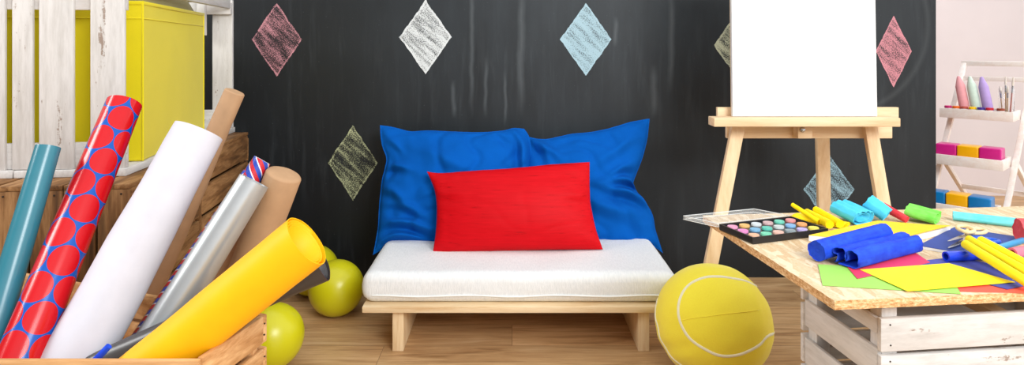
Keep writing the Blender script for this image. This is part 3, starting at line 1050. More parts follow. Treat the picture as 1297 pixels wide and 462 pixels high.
sheet('paper_sheet', 'orange red paper sheet at the front right of the worktop', [(1205, 350), (1216, 369), (1322, 371.5), (1322, 349)], M['red_paper'], 0)
sheet('paper_sheet', 'lime green paper sheet at the front left corner of the worktop', [(1036, 334.5), (1042, 361), (1217, 371.8), (1200, 342)], M['lime_paper'], 1)
sheet('paper_sheet', 'sky blue paper sheet at the right edge, under the yellow sticks', [(1282, 327), (1296, 341), (1350, 336), (1335, 322)], M['sky_paper'], 1)
sheet('paper_sheet', 'violet blue paper sheet sticking out under the yellow sheet', [(1147, 332), (1276, 366), (1345, 352), (1212, 325)], M['violet_paper'], 2)
sheet('paper_sheet', 'raspberry pink paper sheet under the folded blue crepe paper', [(1070, 334), (1086, 352.5), (1178, 332), (1160, 320)], M['pink_paper'], 3)
sheet('paper_sheet', 'bright yellow paper sheet at the front of the worktop', [(1089, 341), (1149.5, 368.4), (1286, 357), (1202, 333)], M['yellow_paper'], 4)

def pad(name, label, px, th, cover, lift=None):
    zt = T + 0.0012 + th
    A, B, C = [G(x, y, zt) for x, y in px]
    Dp = A + C - B
    root = thing(name, (A + C) / 2 - Vector((0, 0, th)), label, 'paper pad')
    pts = [A, B, C, Dp]
    bm = bmesh.new()
    quadprism(bm, [p - Vector((0, 0, 0.0012)) for p in pts], th - 0.0016)
    obj('pages', bm, M['page_white'], root)
    bm = bmesh.new()
    n = 12
    top, bot = {}, {}
    for i in range(n + 1):
        for j in range(n + 1):
            u, v = i / n, j / n
            p = A * (1 - u) * (1 - v) + B * u * (1 - v) + C * u * v + Dp * (1 - u) * v
            h = (lift or 0) * max(0, v - 0.4) ** 2 / 0.36 * (0.4 + 0.6 * u)
            top[i, j] = bm.verts.new(p + Vector((0, 0, h))); bot[i, j] = bm.verts.new(p + Vector((0, 0, h - 0.001)))
    for i in range(n):
        for j in range(n):
            bm.faces.new([top[i, j], top[i + 1, j], top[i + 1, j + 1], top[i, j + 1]])
            bm.faces.new([bot[i, j], bot[i, j + 1], bot[i + 1, j + 1], bot[i + 1, j]])
        for a, b in (((i, 0), (i + 1, 0)), ((i, n), (i + 1, n)), ((0, i), (0, i + 1)), ((n, i), (n, i + 1))):
            bm.faces.new([top[a], bot[a], bot[b], top[b]])
    obj('cover', bm, cover, root, 0.6)
    bm = bmesh.new()
    quadprism(bm, [p - Vector((0, 0, th - 0.0003)) for p in pts], 0.0009)
    obj('backing_card', bm, M['page_white'], root)
    return pts
pad('paper_pad', 'drawing pad with a golden yellow cover behind the blue crepe rolls', [(1024.5, 297.5), (1112, 279), (1204, 287)], 0.015, M['gold_cover'], 0.004)
pad('paper_pad', 'paper pad with a navy blue cover lying under the scissors', [(1163, 310.5), (1209, 287.2), (1292, 300)], 0.007, M['navy_paper'])

# ------------------------------------------------------------------ rolls of crepe paper
def crepe(name, label, a, b, r0, r1, mat, flat=1.0, lobes=0.08, seed=0, group='rolls of crepe paper', spiral=True, cat='crepe paper', seg=48, n=18, inner=0.5):
    """soft paper roll from a to b (axis points); end faces show the wound layers"""
    a, b = Vector(a), Vector(b)
    ax, side, u = basis(b - a)
    L = (b - a).length
    bm = bmesh.new()
    uvl = bm.loops.layers.uv.verify()
    def rad(th, t, rr):
        k = 1 + lobes * noise.noise(Vector((math.cos(th) * 1.6 + seed, math.sin(th) * 1.6, t * 0.8)))
        k += lobes * 0.45 * noise.noise(Vector((math.cos(th) * 4 + seed, math.sin(th) * 4, t * 1.6 + 5)))
        k += 0.012 * noise.noise(Vector((th * 3, t * 30, seed)))
        return rr * k
    rings = []
    for i in range(n + 1):
        t = i / n
        rr = lerp(r0, r1, t)
        row = []
        for k in range(seg):
            th = 2 * PI * k / seg
            q = rad(th, t, rr)
            end = 0.0
            if i in (0, n):
                end = 0.10 * rr * noise.noise(Vector((math.cos(th) * 3, math.sin(th) * 3, seed + i)))
            row.append(bm.verts.new(a + ax * (L * t + end) + side * math.cos(th) * q + u * math.sin(th) * q * flat))
        rings.append(row)
    for i in range(n):
        for k in range(seg):
            k2 = (k + 1) % seg
            f = bm.faces.new((rings[i][k], rings[i][k2], rings[i + 1][k2], rings[i + 1][k]))
            for lp, (uu, vv) in zip(f.loops, ((k, i), (k + 1, i), (k + 1, i + 1), (k, i + 1))):
                lp[uvl].uv = (uu / seg * 0.15, vv / n * L)
    # wound ends: nested ridges
    for i, sgn in ((0, 1), (n, -1)):
        prev = rings[i]
        c = a if i == 0 else b
        rr = r0 if i == 0 else r1
        m = 7 if spiral else 3
        for q in range(1, m):
            f_ = 1 - q / m
            dep = (0.10 if q % 2 else 0.0) * rr + 0.02 * rr * q
            row = []
            for k in range(seg):
                th = 2 * PI * k / seg
                s_ = rad(th, i / n, rr) * f_ * (1 + 0.10 * noise.noise(Vector((math.cos(th) * 3, math.sin(th) * 3, q + seed))))
                row.append(bm.verts.new(c + ax * sgn * dep + side * math.cos(th) * s_ + u * math.sin(th) * s_ * flat))
            for k in range(seg):
                k2 = (k + 1) % seg
                bm.faces.new((prev[k], prev[k2], row[k2], row[k]))
            prev = row
        bm.faces.new(prev)
    zmin = min(v.co.z for v in bm.verts)
    return tag(obj(name, bm, M[mat], None, 1.4), label, cat, group), zmin

def on(px, py, r, z=T):
    """axis point of something of radius r lying on plane z, its contact seen at the pixel"""
    p = G(px, py, z)
    p.z = z + r
    return p

crepe('crepe_roll', 'royal blue crepe paper roll lying across the golden yellow pad', on(1034, 331, 0.0245, T + 0.002), on(1121, 304, 0.021, T + 0.0205), 0.0235, 0.021, 'crepe_blue', 1.0, 0.10, 4)

def folded(name, label, a, b, w, h, mat, seed, waves=3, n=20, seg=64, cat='crepe paper', group='folded lengths of crepe paper'):
    """flattened roll of crepe paper whose top shows soft parallel folds and whose ends are open loops"""
    a, b = Vector(a), Vector(b)
    ax, side, u = basis(b - a)
    L = (b - a).length
    bm = bmesh.new()
    uvl = bm.loops.layers.uv.verify()
    def sec(th, t, k):
        x = math.cos(th); y = math.sin(th)
        sx = math.copysign(abs(x) ** 0.8, x) * w / 2
        sy = math.copysign(abs(y) ** 0.7, y) * h / 2
        if y > 0:
            sy *= 0.72 + 0.28 * abs(math.sin((x * waves * 0.5 + 0.2) * PI + seed)) + 0.05 * noise.noise(Vector((x * 3, t * 2, seed)))
        sx *= 1 + 0.05 * noise.noise(Vector((t * 3, y, seed + 7)))
        return side * (sx * k) + u * (sy * k)
    rings = []
    for i in range(n + 1):
        t = i / n
        row = []
        for k in range(seg):
            th = 2 * PI * k / seg
            e = 0.0
            if i in (0, n):
                e = 0.003 * noise.noise(Vector((math.cos(th) * 3, math.sin(th) * 3, seed + i)))
            row.append(bm.verts.new(a + ax * (L * t + e) + sec(th, t, 1)))
        rings.append(row)
    for i in range(n):
        for k in range(seg):
            k2 = (k + 1) % seg
            f = bm.faces.new((rings[i][k], rings[i][k2], rings[i + 1][k2], rings[i + 1][k]))
            for lp, (uu, vv) in zip(f.loops, ((k, i), (k + 1, i), (k + 1, i + 1), (k, i + 1))):
                lp[uvl].uv = (uu / seg * 0.15, vv / n * L)
    for i, sgn in ((0, 1), (n, -1)):
        prev = rings[i]
        c = a if i == 0 else b
        for q, (kk, dep) in enumerate(((0.90, 0.0), (0.84, 0.012), (0.70, 0.012), (0.64, 0.002), (0.56, 0.002), (0.48, 0.014), (0.25, 0.014))):
            row = [bm.verts.new(c + ax * sgn * dep + sec(2 * PI * k / seg, i / n, kk)) for k in range(seg)]
            for k in range(seg):
                k2 = (k + 1) % seg
                bm.faces.new((prev[k], prev[k2], row[k2], row[k]))
            prev = row
        bm.faces.new(prev)
    return tag(obj(name, bm, M[mat], None, 1.4), label, cat, group)

def arched(name, label, a, b, w, h, mat, seed, n=22, cat='crepe paper', group='folded lengths of crepe paper'):
    """crepe paper folded over on itself: a thin sheet whose ends show open arches"""
    a, b = Vector(a), Vector(b)
    ax, side, u = basis(b - a)
    L = (b - a).length
    sec = [(-.50, .02), (-.40, .05), (-.34, .30), (-.38, .55), (-.47, .50), (-.53, .62), (-.46, .84), (-.30, .93), (-.12, .90), (-.02, .72), (-.01, .42), (.03, .30), (.08, .44), (.07, .72), (.16, .93), (.30, .98), (.43, .86), (.50, .60), (.50, .30), (.44, .06), (.28, .0), (.05, .0), (-.2, .0), (-.32, .02)]
    m = len(sec)
    K = 4
    prof = []
    for i in range(m - 1):
        p0, p1, p2, p3 = [Vector(sec[max(0, min(m - 1, j))]) for j in (i - 1, i, i + 1, i + 2)]
        for q in range(K):
            f = q / K
            prof.append(0.5 * (2 * p1 + (p2 - p0) * f + (2 * p0 - 5 * p1 + 4 * p2 - p3) * f * f + (3 * p1 - p0 - 3 * p2 + p3) * f ** 3))
    prof.append(Vector(sec[-1]))
    bm = bmesh.new()
    uvl = bm.loops.layers.uv.verify()
    rows = []
    for i in range(n + 1):
        t = i / n
        row = []
        for k, p in enumerate(prof):
            wv = 1 + 0.10 * noise.noise(Vector((t * 2.0, k * .12, seed))) + 0.05 * noise.noise(Vector((t * 7, k * .4, seed)))
            x = p.x * w * (1 + 0.06 * noise.noise(Vector((t * 2.5, seed, 0))))
            y = max(p.y, 0.0) * h * wv
            e = 0.006 * noise.noise(Vector((k * .25, seed, i))) if i in (0, n) else 0
            row.append(bm.verts.new(a + ax * (L * t + e) + side * -x + u * y))
        rows.append(row)
    for i in range(n):
        for k in range(len(prof) - 1):
            f = bm.faces.new((rows[i][k], rows[i][k + 1], rows[i + 1][k + 1], rows[i + 1][k]))
            for lp, (kk, ii) in zip(f.loops, ((k, i), (k + 1, i), (k + 1, i + 1), (k, i + 1))):
                lp[uvl].uv = (kk / len(prof) * 0.3, ii / n * L)
    o = obj(name, bm, M[mat], None, 1.4)
    sd = o.modifiers.new('thick', 'SOLIDIFY'); sd.thickness = 0.0011; sd.offset = 0
    return tag(o, label, cat, group)

arched('folded_crepe_paper', 'royal blue folded crepe paper lying in front of the blue roll', on(1071, 336.5, 0, T + 0.0055), on(1153, 315.5, 0, T + 0.0055), 0.058, 0.040, 'crepe_blue', 1.2)
folded('folded_crepe_paper', 'turquoise folded crepe paper beside the yellow crepe strips', P(1064, 261, 1.86), on(1094, 284.5, 0.020, T + 0.001), 0.080, 0.042, 'crepe_sky', 2.0, 4)
folded('folded_crepe_paper', 'turquoise folded crepe paper next to the red crepe roll', P(1099, 254, 1.85), on(1124, 281, 0.020, T + 0.001), 0.054, 0.042, 'crepe_sky', 0.4, 3)
crepe('crepe_roll', 'thin red crepe roll between the turquoise and green crepe paper', P(1118, 261, 1.86), on(1149, 282.5, 0.010, T + 0.001), 0.012, 0.010, 'crepe_red', 1.0, 0.08, 12)
folded('folded_crepe_paper', 'green folded crepe paper at the back of the worktop', P(1150, 265, 1.85), on(1188, 282.5, 0.016, T + 0.0025), 0.080, 0.034, 'crepe_green', 3.3, 3)
crepe('crepe_roll', 'long pale aqua crepe roll along the back of the worktop', on(1207, 278.5, 0.0125, T + 0.0015), on(1300, 289, 0.0125, T + 0.0015), 0.0125, 0.0125, 'crepe_aqua', 1.0, 0.08, 17)
crepe('crepe_roll', 'coral red crumpled crepe roll at the right edge of the worktop', on(1290, 305, 0.026, T + 0.006), on(1352, 308, 0.026, T + 0.006), 0.026, 0.028, 'crepe_coral', 1.1, 0.16, 23)
# yellow strips at the back-left of the worktop
folded('folded_crepe_paper', 'flat yellow crepe strip lying under the yellow crepe sticks', on(1006, 275.5, 0.006, T + 0.001), on(1072, 288, 0.006, T + 0.001), 0.06, 0.012, 'crepe_yellow', 0.9, 2)
for (pa, Ya, pb, r, lb) in (((1003.5, 259), 1.83, (1037, 281), 0.0068, 'yellow crepe stick pointing up, nearest the paint palette'),
                            ((1022, 268), 1.84, (1051, 284), 0.0105, 'yellow crepe stick in the middle of the yellow bunch'),
                            ((1033, 265), 1.83, (1064, 283.5), 0.0105, 'yellow crepe stick beside the turquoise crepe paper')):
    a = P(pa[0], pa[1], Ya)
    b = G(pb[0], pb[1], T + 0.013 + r); 
    crepe('crepe_stick', lb, a, b, r * 0.85, r * 1.1, 'crepe_yellow', 1.0, 0.07, r * 900 + pa[0], 'yellow crepe sticks', True, 'crepe paper', 32, 10)
# yellow foam sticks at the front right
for i, (pa, pb, lb) in enumerate((((1222.5, 309), (1306, 360.5), 'yellow paper stick nearest the front, over the royal blue tube'),
                                  ((1227, 303), (1312, 351), 'yellow paper stick in the middle of the front bundle'),
                                  ((1242, 304), (1318, 344), 'yellow paper stick at the back of the front bundle'))):
    a = G(pa[0], pa[1], T + 0.041); b = G(pb[0], pb[1], T + 0.018)
    bm = bmesh.new()
    d = (b - a).normalized()
    tube(bm, [a - d * .004, a - d * .0025, a, lerp(a, b, .3), lerp(a, b, .6), b, b + d * .003], [.0035, .0082, .0100, .0105, .0103, .0105, .0060], 28, uv=True)
    tag(obj('paper_stick', bm, M['yellow_foam'], None, 1.0), lb, 'paper stick', 'yellow paper sticks')

def plain_roll(name, label, a, b, r, mat, cat='paper roll', group=None, hollow=0.0, inner=None):
    bm = bmesh.new()
    tube(bm, [a, lerp(a, b, .5), b], [r, r, r], 32, hollow=hollow, depth=0.03)
    return tag(obj(name, bm, mat, None, 0.8), label, cat, group)
plain_roll('paper_tube', 'royal blue shiny paper tube under the tips of the yellow sticks', on(1198, 331, 0.0115, T + 0.003), on(1256, 328, 0.0115, T + 0.003), 0.0115, M['blue_gloss'], hollow=0.004)
plain_roll('paper_tube', 'cyan paper tube behind the yellow sticks', on(1264, 318, 0.0075, T + 0.009), on(1296, 308, 0.0075, T + 0.009), 0.0075, M['cyan_gloss'], hollow=0.0015)
plain_roll('paper_tube', 'rose pink paper tube at the right edge of the worktop', on(1282, 326.5, 0.012, T + 0.003), on(1340, 318, 0.012, T + 0.003), 0.012, M['rose_paper'], hollow=0.005)

# ------------------------------------------------------------------ scissors
def scissors(label, piv, blades, loops, mat, z):
    root = thing('scissors', G(piv[0], piv[1], z), label, 'scissors', 'scissors on the navy pad')
    p0 = G(piv[0], piv[1], z + 0.004)
    for (tip, dz) in blades:
        tp = G(tip[0], tip[1], z + 0.003)
        bm = bmesh.new()
        d = (tp - p0).normalized(); s = Vector((0, 0, 1)).cross(d).normalized()
        st = p0 - d * 0.012
        prof = [(0, 0.006), (0.25, 0.0065), (0.7, 0.0045), (0.94, 0.002), (1, 0.0004)]
        tops, bots = [], []
        L = (tp - st).length
        rows = []
        for f, w in prof:
            c = st + d * (L * f) + Vector((0, 0, dz))
            rows.append([bm.verts.new(c + s * w + Vector((0, 0, .0005))), bm.verts.new(c - s * w + Vector((0, 0, .0011))), bm.verts.new(c - s * w - Vector((0, 0, .0011))), bm.verts.new(c + s * w - Vector((0, 0, .0005)))])
        for i in range(len(rows) - 1):
            for k in range(4):
                bm.faces.new((rows[i][k], rows[i][(k + 1) % 4], rows[i + 1][(k + 1) % 4], rows[i + 1][k]))
        bm.faces.new(rows[0]); bm.faces.new(rows[-1])
        obj('blade', bm, M['steel'], root)
    for (c, rx, ry, dz) in loops:
        cc = G(c[0], c[1], z + 0.008 + dz)
        bm = bmesh.new()
        d = (cc - p0); d.z = 0; d.normalize(); s = Vector((0, 0, 1)).cross(d)
        pts = [cc + d * math.cos(2 * PI * i / 28) * rx + s * math.sin(2 * PI * i / 28) * ry for i in range(28)]
        tube_path(bm, pts, 0.0048, 10, True)
        tube_path(bm, [p0 + Vector((0, 0, .002)), lerp(p0, cc - d * rx, .5) + Vector((0, 0, .003)), cc - d * rx * .97], [0.0048, 0.0055, 0.0055], 10)
        obj('handle', bm, mat, root, 1.2)
    bm = bmesh.new()
    tube(bm, [p0 + Vector((0, 0, -.002)), p0 + Vector((0, 0, .0055)), p0 + Vector((0, 0, .0065))], [.0045, .0045, .002], 16, uv=False)
    obj('pivot_screw', bm, M['steel'], root, 0.8)
ZP = T + 0.009
paper('cream_plastic', rgb(245, 214, 156), 0.35, 0.5)
paper('blue_plastic', rgb(26, 84, 196), 0.3, 0.5)
scissors('steel scissors with cream plastic handles lying on the navy pad', (1225, 297.5), [((1200.5, 305.5), 0.0), ((1221, 309), 0.002)],
         [((1223, 290), 0.030, 0.017, 0.006), ((1237, 292.5), 0.030, 0.016, 0.0)], M['cream_plastic'], ZP + 0.009)
scissors('scissors with blue plastic handles partly under the yellow sticks', (1222, 304.5), [((1201, 314), 0.0)],
         [((1240, 302), 0.018, 0.013, 0.0), ((1254, 304.5), 0.019, 0.013, 0.0)], M['blue_plastic'], ZP)

# ------------------------------------------------------------------ paint palette
def palette():
    zt = T + 0.019
    A, B, C = G(911, 283.5, zt), G(1002, 273.5, zt), G(1049, 289, zt)
    Dp = A + C - B
    root = thing('paint_palette', (A + C) / 2 - Vector((0, 0, 0.0185)), 'black watercolour paint set with open clear lid at the table corner', 'paint set')
    def pt(u, v, z):
        p = A + (B - A) * u + (Dp - A) * v
        p.z = z
        return p
    # tray: rim, recessed floor
    bm = bmesh.new()
    zb = T + 0.0005
    def loop(m, z): return [bm.verts.new(pt(u, v, z)) for u, v in ((m, m), (1 - m, m), (1 - m, 1 - m), (m, 1 - m))]
    L = [loop(0.012, zb), loop(0.0, zb + 0.004), loop(0.0, zt), loop(0.016, zt), loop(0.026, zt - 0.007)]
    bm.faces.new(L[0][::-1])
    for a, b in zip(L, L[1:]):
        for k in range(4):
            bm.faces.new((a[k], a[(k + 1) % 4], b[(k + 1) % 4], b[k]))
    bm.faces.new(L[-1])
    obj('tray', bm, M['tray_black'], root)
    cols = [[(232, 158, 190), (236, 186, 110), (214, 220, 222), (206, 172, 172), (110, 206, 180), (232, 150, 150)],
            [(232, 140, 196), (124, 180, 214), (92, 196, 176), (200, 208, 206), (130, 178, 220), (240, 166, 104)],
            [(246, 186, 150), (120, 214, 176), (240, 188, 170), (138, 152, 158), (190, 174, 224), (238, 220, 90)]]
    ex = (B - A); ey = (Dp - A)
    for r in range(3):
        for c in range(6):
            ctr = pt(0.10 + c * 0.16, 0.18 + r * 0.315, zt - 0.007)
            col = cols[r][c]
            nm = 'paint_%d_%d' % (r, c)
            paper(nm, rgb(*[int(c_ * 0.93) for c_ in col]), 0.45, 0.4)
            bm = bmesh.new()
            rx, ry = ex.length * 0.058, ey.length * 0.095
            e1, e2 = ex.normalized(), ey.normalized()
            prof = [(1.0, 0.0), (1.0, 0.0045), (0.94, 0.0058), (0.5, 0.0050)]
            rows = []
            for (k, h) in prof:
                rows.append([bm.verts.new(ctr + e1 * (math.cos(2 * PI * i / 24) * rx * k) + e2 * (math.sin(2 * PI * i / 24) * ry * k) + Vector((0, 0, h))) for i in range(24)])
            for a, b in zip(rows, rows[1:]):
                for i in range(24):
                    bm.faces.new((a[i], a[(i + 1) % 24], b[(i + 1) % 24], b[i]))
            bm.faces.new(rows[0][::-1]); bm.faces.new(rows[-1])
            p = obj('paint_pan', bm, M[nm], root, 0.8)
    # transparent lid hinged on the long back edge, hanging over the table end
    bm = bmesh.new()
    la, lb = A + Vector((0, 0, -0.004)), B + Vector((0, 0, -0.004))
    l1 = P(865.5, 274.5, 1.86); l2 = P(955, 264.5, 1.995)
    zl = T + 0.012
    l1 = G(865.5, 273.5, zl); l2 = G(955, 264.5, zl)
    la = G(909, 283, zl); lb = G(1000, 273, zl)
    cor = [la, lb, l2, l1]
    ctr = sum(cor, Vector()) / 4
    def lp(k, z):
        return [bm.verts.new(Vector((ctr.x + (p.x - ctr.x) * k, ctr.y + (p.y - ctr.y) * k, z))) for p in cor]
    Ls = [lp(0.97, zl - 0.010), lp(1.0, zl - 0.009), lp(1.0, zl + 0.001), lp(0.975, zl + 0.001), lp(0.965, zl - 0.0075)]
    bm.faces.new(Ls[0][::-1])
    for a, b in zip(Ls, Ls[1:]):
        for k in range(4):
            bm.faces.new((a[k], a[(k + 1) % 4], b[(k + 1) % 4], b[k]))
    bm.faces.new(Ls[-1])
    o = obj('lid', bm, M['clear_plastic'], root)
    o['label'] = 'clear plastic lid folded open'
    bm = bmesh.new()
    for zz_ in (zl + 0.0005, zl - 0.0095):
        pp = []
        for i_ in range(4):
            for q_ in range(6):
                c_ = cor[i_].lerp(cor[(i_ + 1) % 4], q_ / 6); pp.append(Vector((c_.x, c_.y, zz_)))
        tube_path(bm, pp, 0.0011, 6, True)
    obj('lid_rim', bm, M['rim_plastic'], root, 1.5)
palette()

# ------------------------------------------------------------------ left: brown crates, white crate, yellow box
AL = math.radians(6.5)
lx = Vector((math.cos(AL), math.sin(AL), 0)); ly = Vector((-math.sin(AL), math.cos(AL), 0))
RL = Matrix((lx, ly, Vector((0, 0, 1)))).transposed()
def lb(bm, O, s0, s1, t0, t1, z0, z1, bev=0.002):
    c = O + lx * ((s0 + s1) / 2) + ly * ((t0 + t1) / 2); c.z = (z0 + z1) / 2
    box(bm, c, (abs(s1 - s0), abs(t1 - t0), z1 - z0), RL, bev)

ZB = 0.784
def brown_crate(name, label, O, W, D, z0, z1, vertical_front=True, side_slats=3):
    """O = front right corner on plan; s runs to the left as negative numbers"""
    root = thing(name, Vector((O.x, O.y, z0)) - lx * W / 2 + ly * D / 2, label, 'crate', 'brown wooden crates')
    th = 0.014
    H = z1 - z0
    # posts
    for s in (-W + th, -th - 0.03):
        for t in (th, D - th - 0.03):
            bm = bmesh.new(); lb(bm, O, s, s + 0.03, t, t + 0.03, z0 + 0.001, z1 - th)
            obj('post', bm, M['brown_z'], root, 0.6)
    # front: upright boards
    n = 5 if W > 0.4 else 4
    w = W / n
    for i in range(n):
        bm = bmesh.new(); lb(bm, O, -W + i * w + 0.003, -W + (i + 1) * w - 0.003, 0, th, z0 + 0.001, z1 - th - 0.0005)
        obj('slat', bm, M['brown_z'], root, 0.6)
    # back boards
    for i in range(3):
        h = (H - th) / 3
        bm = bmesh.new(); lb(bm, O, -W, 0, D - th, D, z0 + 0.001 + i * h, z0 + (i + 1) * h - 0.012)
        obj('slat', bm, M['brown_x'], root, 0.6)
    # side boards with gaps
    for s0, s1 in ((-th, 0), (-W, -W + th)):
        for i in range(3):
            h = (H - th) / 3
            bm = bmesh.new(); lb(bm, O, s0, s1, th + 0.0005, D - th - 0.0005, z0 + 0.001 + i * h + 0.012, z0 + (i + 1) * h)
            obj('slat', bm, M['brown_y'], root, 0.6)
    # top boards run away from the camera
    n = 4
    w = W / n
    for i in range(n):
        bm = bmesh.new(); lb(bm, O, -W + i * w + 0.002, -W + (i + 1) * w - 0.002, 0.0, D, z1 - th, z1)
        obj('top_board', bm, M['brown_y'], root, 0.6)
    n = 5 if W > 0.4 else 4
    w = W / n
    for i in range(n):
        for q in (0.25, 0.75):
            bm = bmesh.new()
            p = O + lx * (-W + (i + q) * w) ; p.z = z1 - th - 0.013
            tube(bm, [p + ly * 0.002, p - ly * 0.0012, p - ly * 0.0016], [.0028, .0028, .0015], 10, uv=False)
            obj('nail', bm, M['iron'], root, 0.8)

OB = P(164, 233, 1.76); OB.z = 0
W1 = 0.3465
brown_crate('wooden_crate', 'brown slatted crate behind the dotted wrapping roll, under the white crate', OB, W1, 0.528, 0.43, ZB)
brown_crate('wooden_crate', 'brown slatted crate cut off by the left edge, behind the teal roll', OB - lx * (W1 + 0.006), 0.46, 0.528, 0.43, ZB)
brown_crate('wooden_crate', 'brown slatted crate at the back, under the rear post of the white crate', OB + ly * 0.532, 0.55, 0.572, 0.43, ZB)
def lower_stack():
    O = OB + lx * 0.0
    W, D, z0, z1 = 0.815, 1.104, 0.0, 0.429
    root = thing('wooden_crate', Vector((O.x, O.y, 0)) - lx * W / 2 + ly * D / 2, 'long dark brown crate at floor level beneath the brown slatted crates', 'crate', None)
    for i in range(4):
        h = z1 / 4
        for (s0, s1, t0, t1, m) in ((-W, 0, 0, .014, 'brown_x'), (-W, 0, D - .014, D, 'brown_x'), (-.014, 0, .0145, D - .0145, 'brown_y'), (-W, -W + .014, .0145, D - .0145, 'brown_y')):
            bm = bmesh.new(); lb(bm, O, s0, s1, t0, t1, i * h + 0.001, (i + 1) * h - 0.010 if i < 3 else z1 - 0.0145)
            obj('slat', bm, M[m], root, 0.6)
    for s in (-W + .015, -.045):
        for t in (.015, D - .045):
            bm = bmesh.new(); lb(bm, O, s, s + .03, t, t + .03, 0.001, z1 - .0145)
            obj('post', bm, M['brown_z'], root, 0.6)
    for i in range(5):
        bm = bmesh.new(); lb(bm, O, -W + i * W / 5 + .003, -W + (i + 1) * W / 5 - .003, 0, D, z1 - .014, z1)
        obj('top_board', bm, M['brown_y'], root, 0.6)
lower_stack()

OW = P(157.5, 222, 1.87); OW.z = 0
def white_crate_left():
    D = 1.0
    z0, z1 = ZB + 0.0005, 1.38
    zf = z0 + 0.022
    Wd = 0.77
    root = thing('wooden_crate', Vector((OW.x, OW.y, z0)) - lx * Wd / 2 + ly * D / 2, 'white painted open crate holding the yellow box, on the brown crates', 'crate', None)
    px2s = lambda px: -((157.5 - px) * 1.87 / F) * 1.0
    for (a, b, dz) in ((-130, -80, 0), (-70, -34, .002), (-28, 17.5, 0), (26, 49.5, .002), (57, 97, .001), (117, 157.5, 0)):
        bm = bmesh.new(); lb(bm, OW, px2s(a), px2s(b), 0, 0.012, zf + dz, z1)
        obj('slat', bm, M['white_z'], root, 0.6)
    # rails behind the slats
    bm = bmesh.new(); lb(bm, OW, -Wd, 0.0, 0.0125, 0.028, zf + .001, zf + 0.077)
    obj('rail', bm, M['white_x'], root, 0.6)
    bm = bmesh.new(); lb(bm, OW, -Wd, 0.0, 0.0125, 0.028, z1 - 0.1045, z1)
    obj('rail', bm, M['white_x'], root, 0.6)
    # base boards running back
    for (a, b) in ((-130, -66), (-60, -5), (0, 27), (29, 70), (74, 122), (128, 160)):
        bm = bmesh.new(); lb(bm, OW, px2s(a), px2s(b), -0.004, D, z0, zf)
        obj('base_board', bm, M['white_y'], root, 0.6)
    # rear frame
    for s in (-Wd, -0.086):
        bm = bmesh.new(); lb(bm, OW, s, s + 0.086, D - 0.022, D - 0.002, zf, z1)
        obj('post', bm, M['white_z'], root, 0.6)
    bm = bmesh.new(); lb(bm, OW, -Wd, 0.0, D - 0.046, D - 0.024, zf, zf + 0.082)
    obj('rail', bm, M['white_x'], root, 0.6)
    bm = bmesh.new(); lb(bm, OW, -Wd, 0.0, D - 0.046, D - 0.024, z1 - 0.066, z1 - 0.013)
    obj('rail', bm, M['white_x'], root, 0.6)
    # upper side rails and the diagonal brace at the top
    for s in (-Wd, -0.022):
        bm = bmesh.new(); lb(bm, OW, s, s + 0.022, 0.0285, D - 0.047, z1 - 0.04, z1)
        obj('rail', bm, M['white_y'], root, 0.6)
    bm = bmesh.new(); lb(bm, OW, -0.135, -0.10, D - 0.0245 - 0.05, D - 0.046 - 0.0005, 1.22, z1)
    obj('inner_post', bm, M['white_z'], root, 0.6)
    return zf
ZF = white_crate_left()

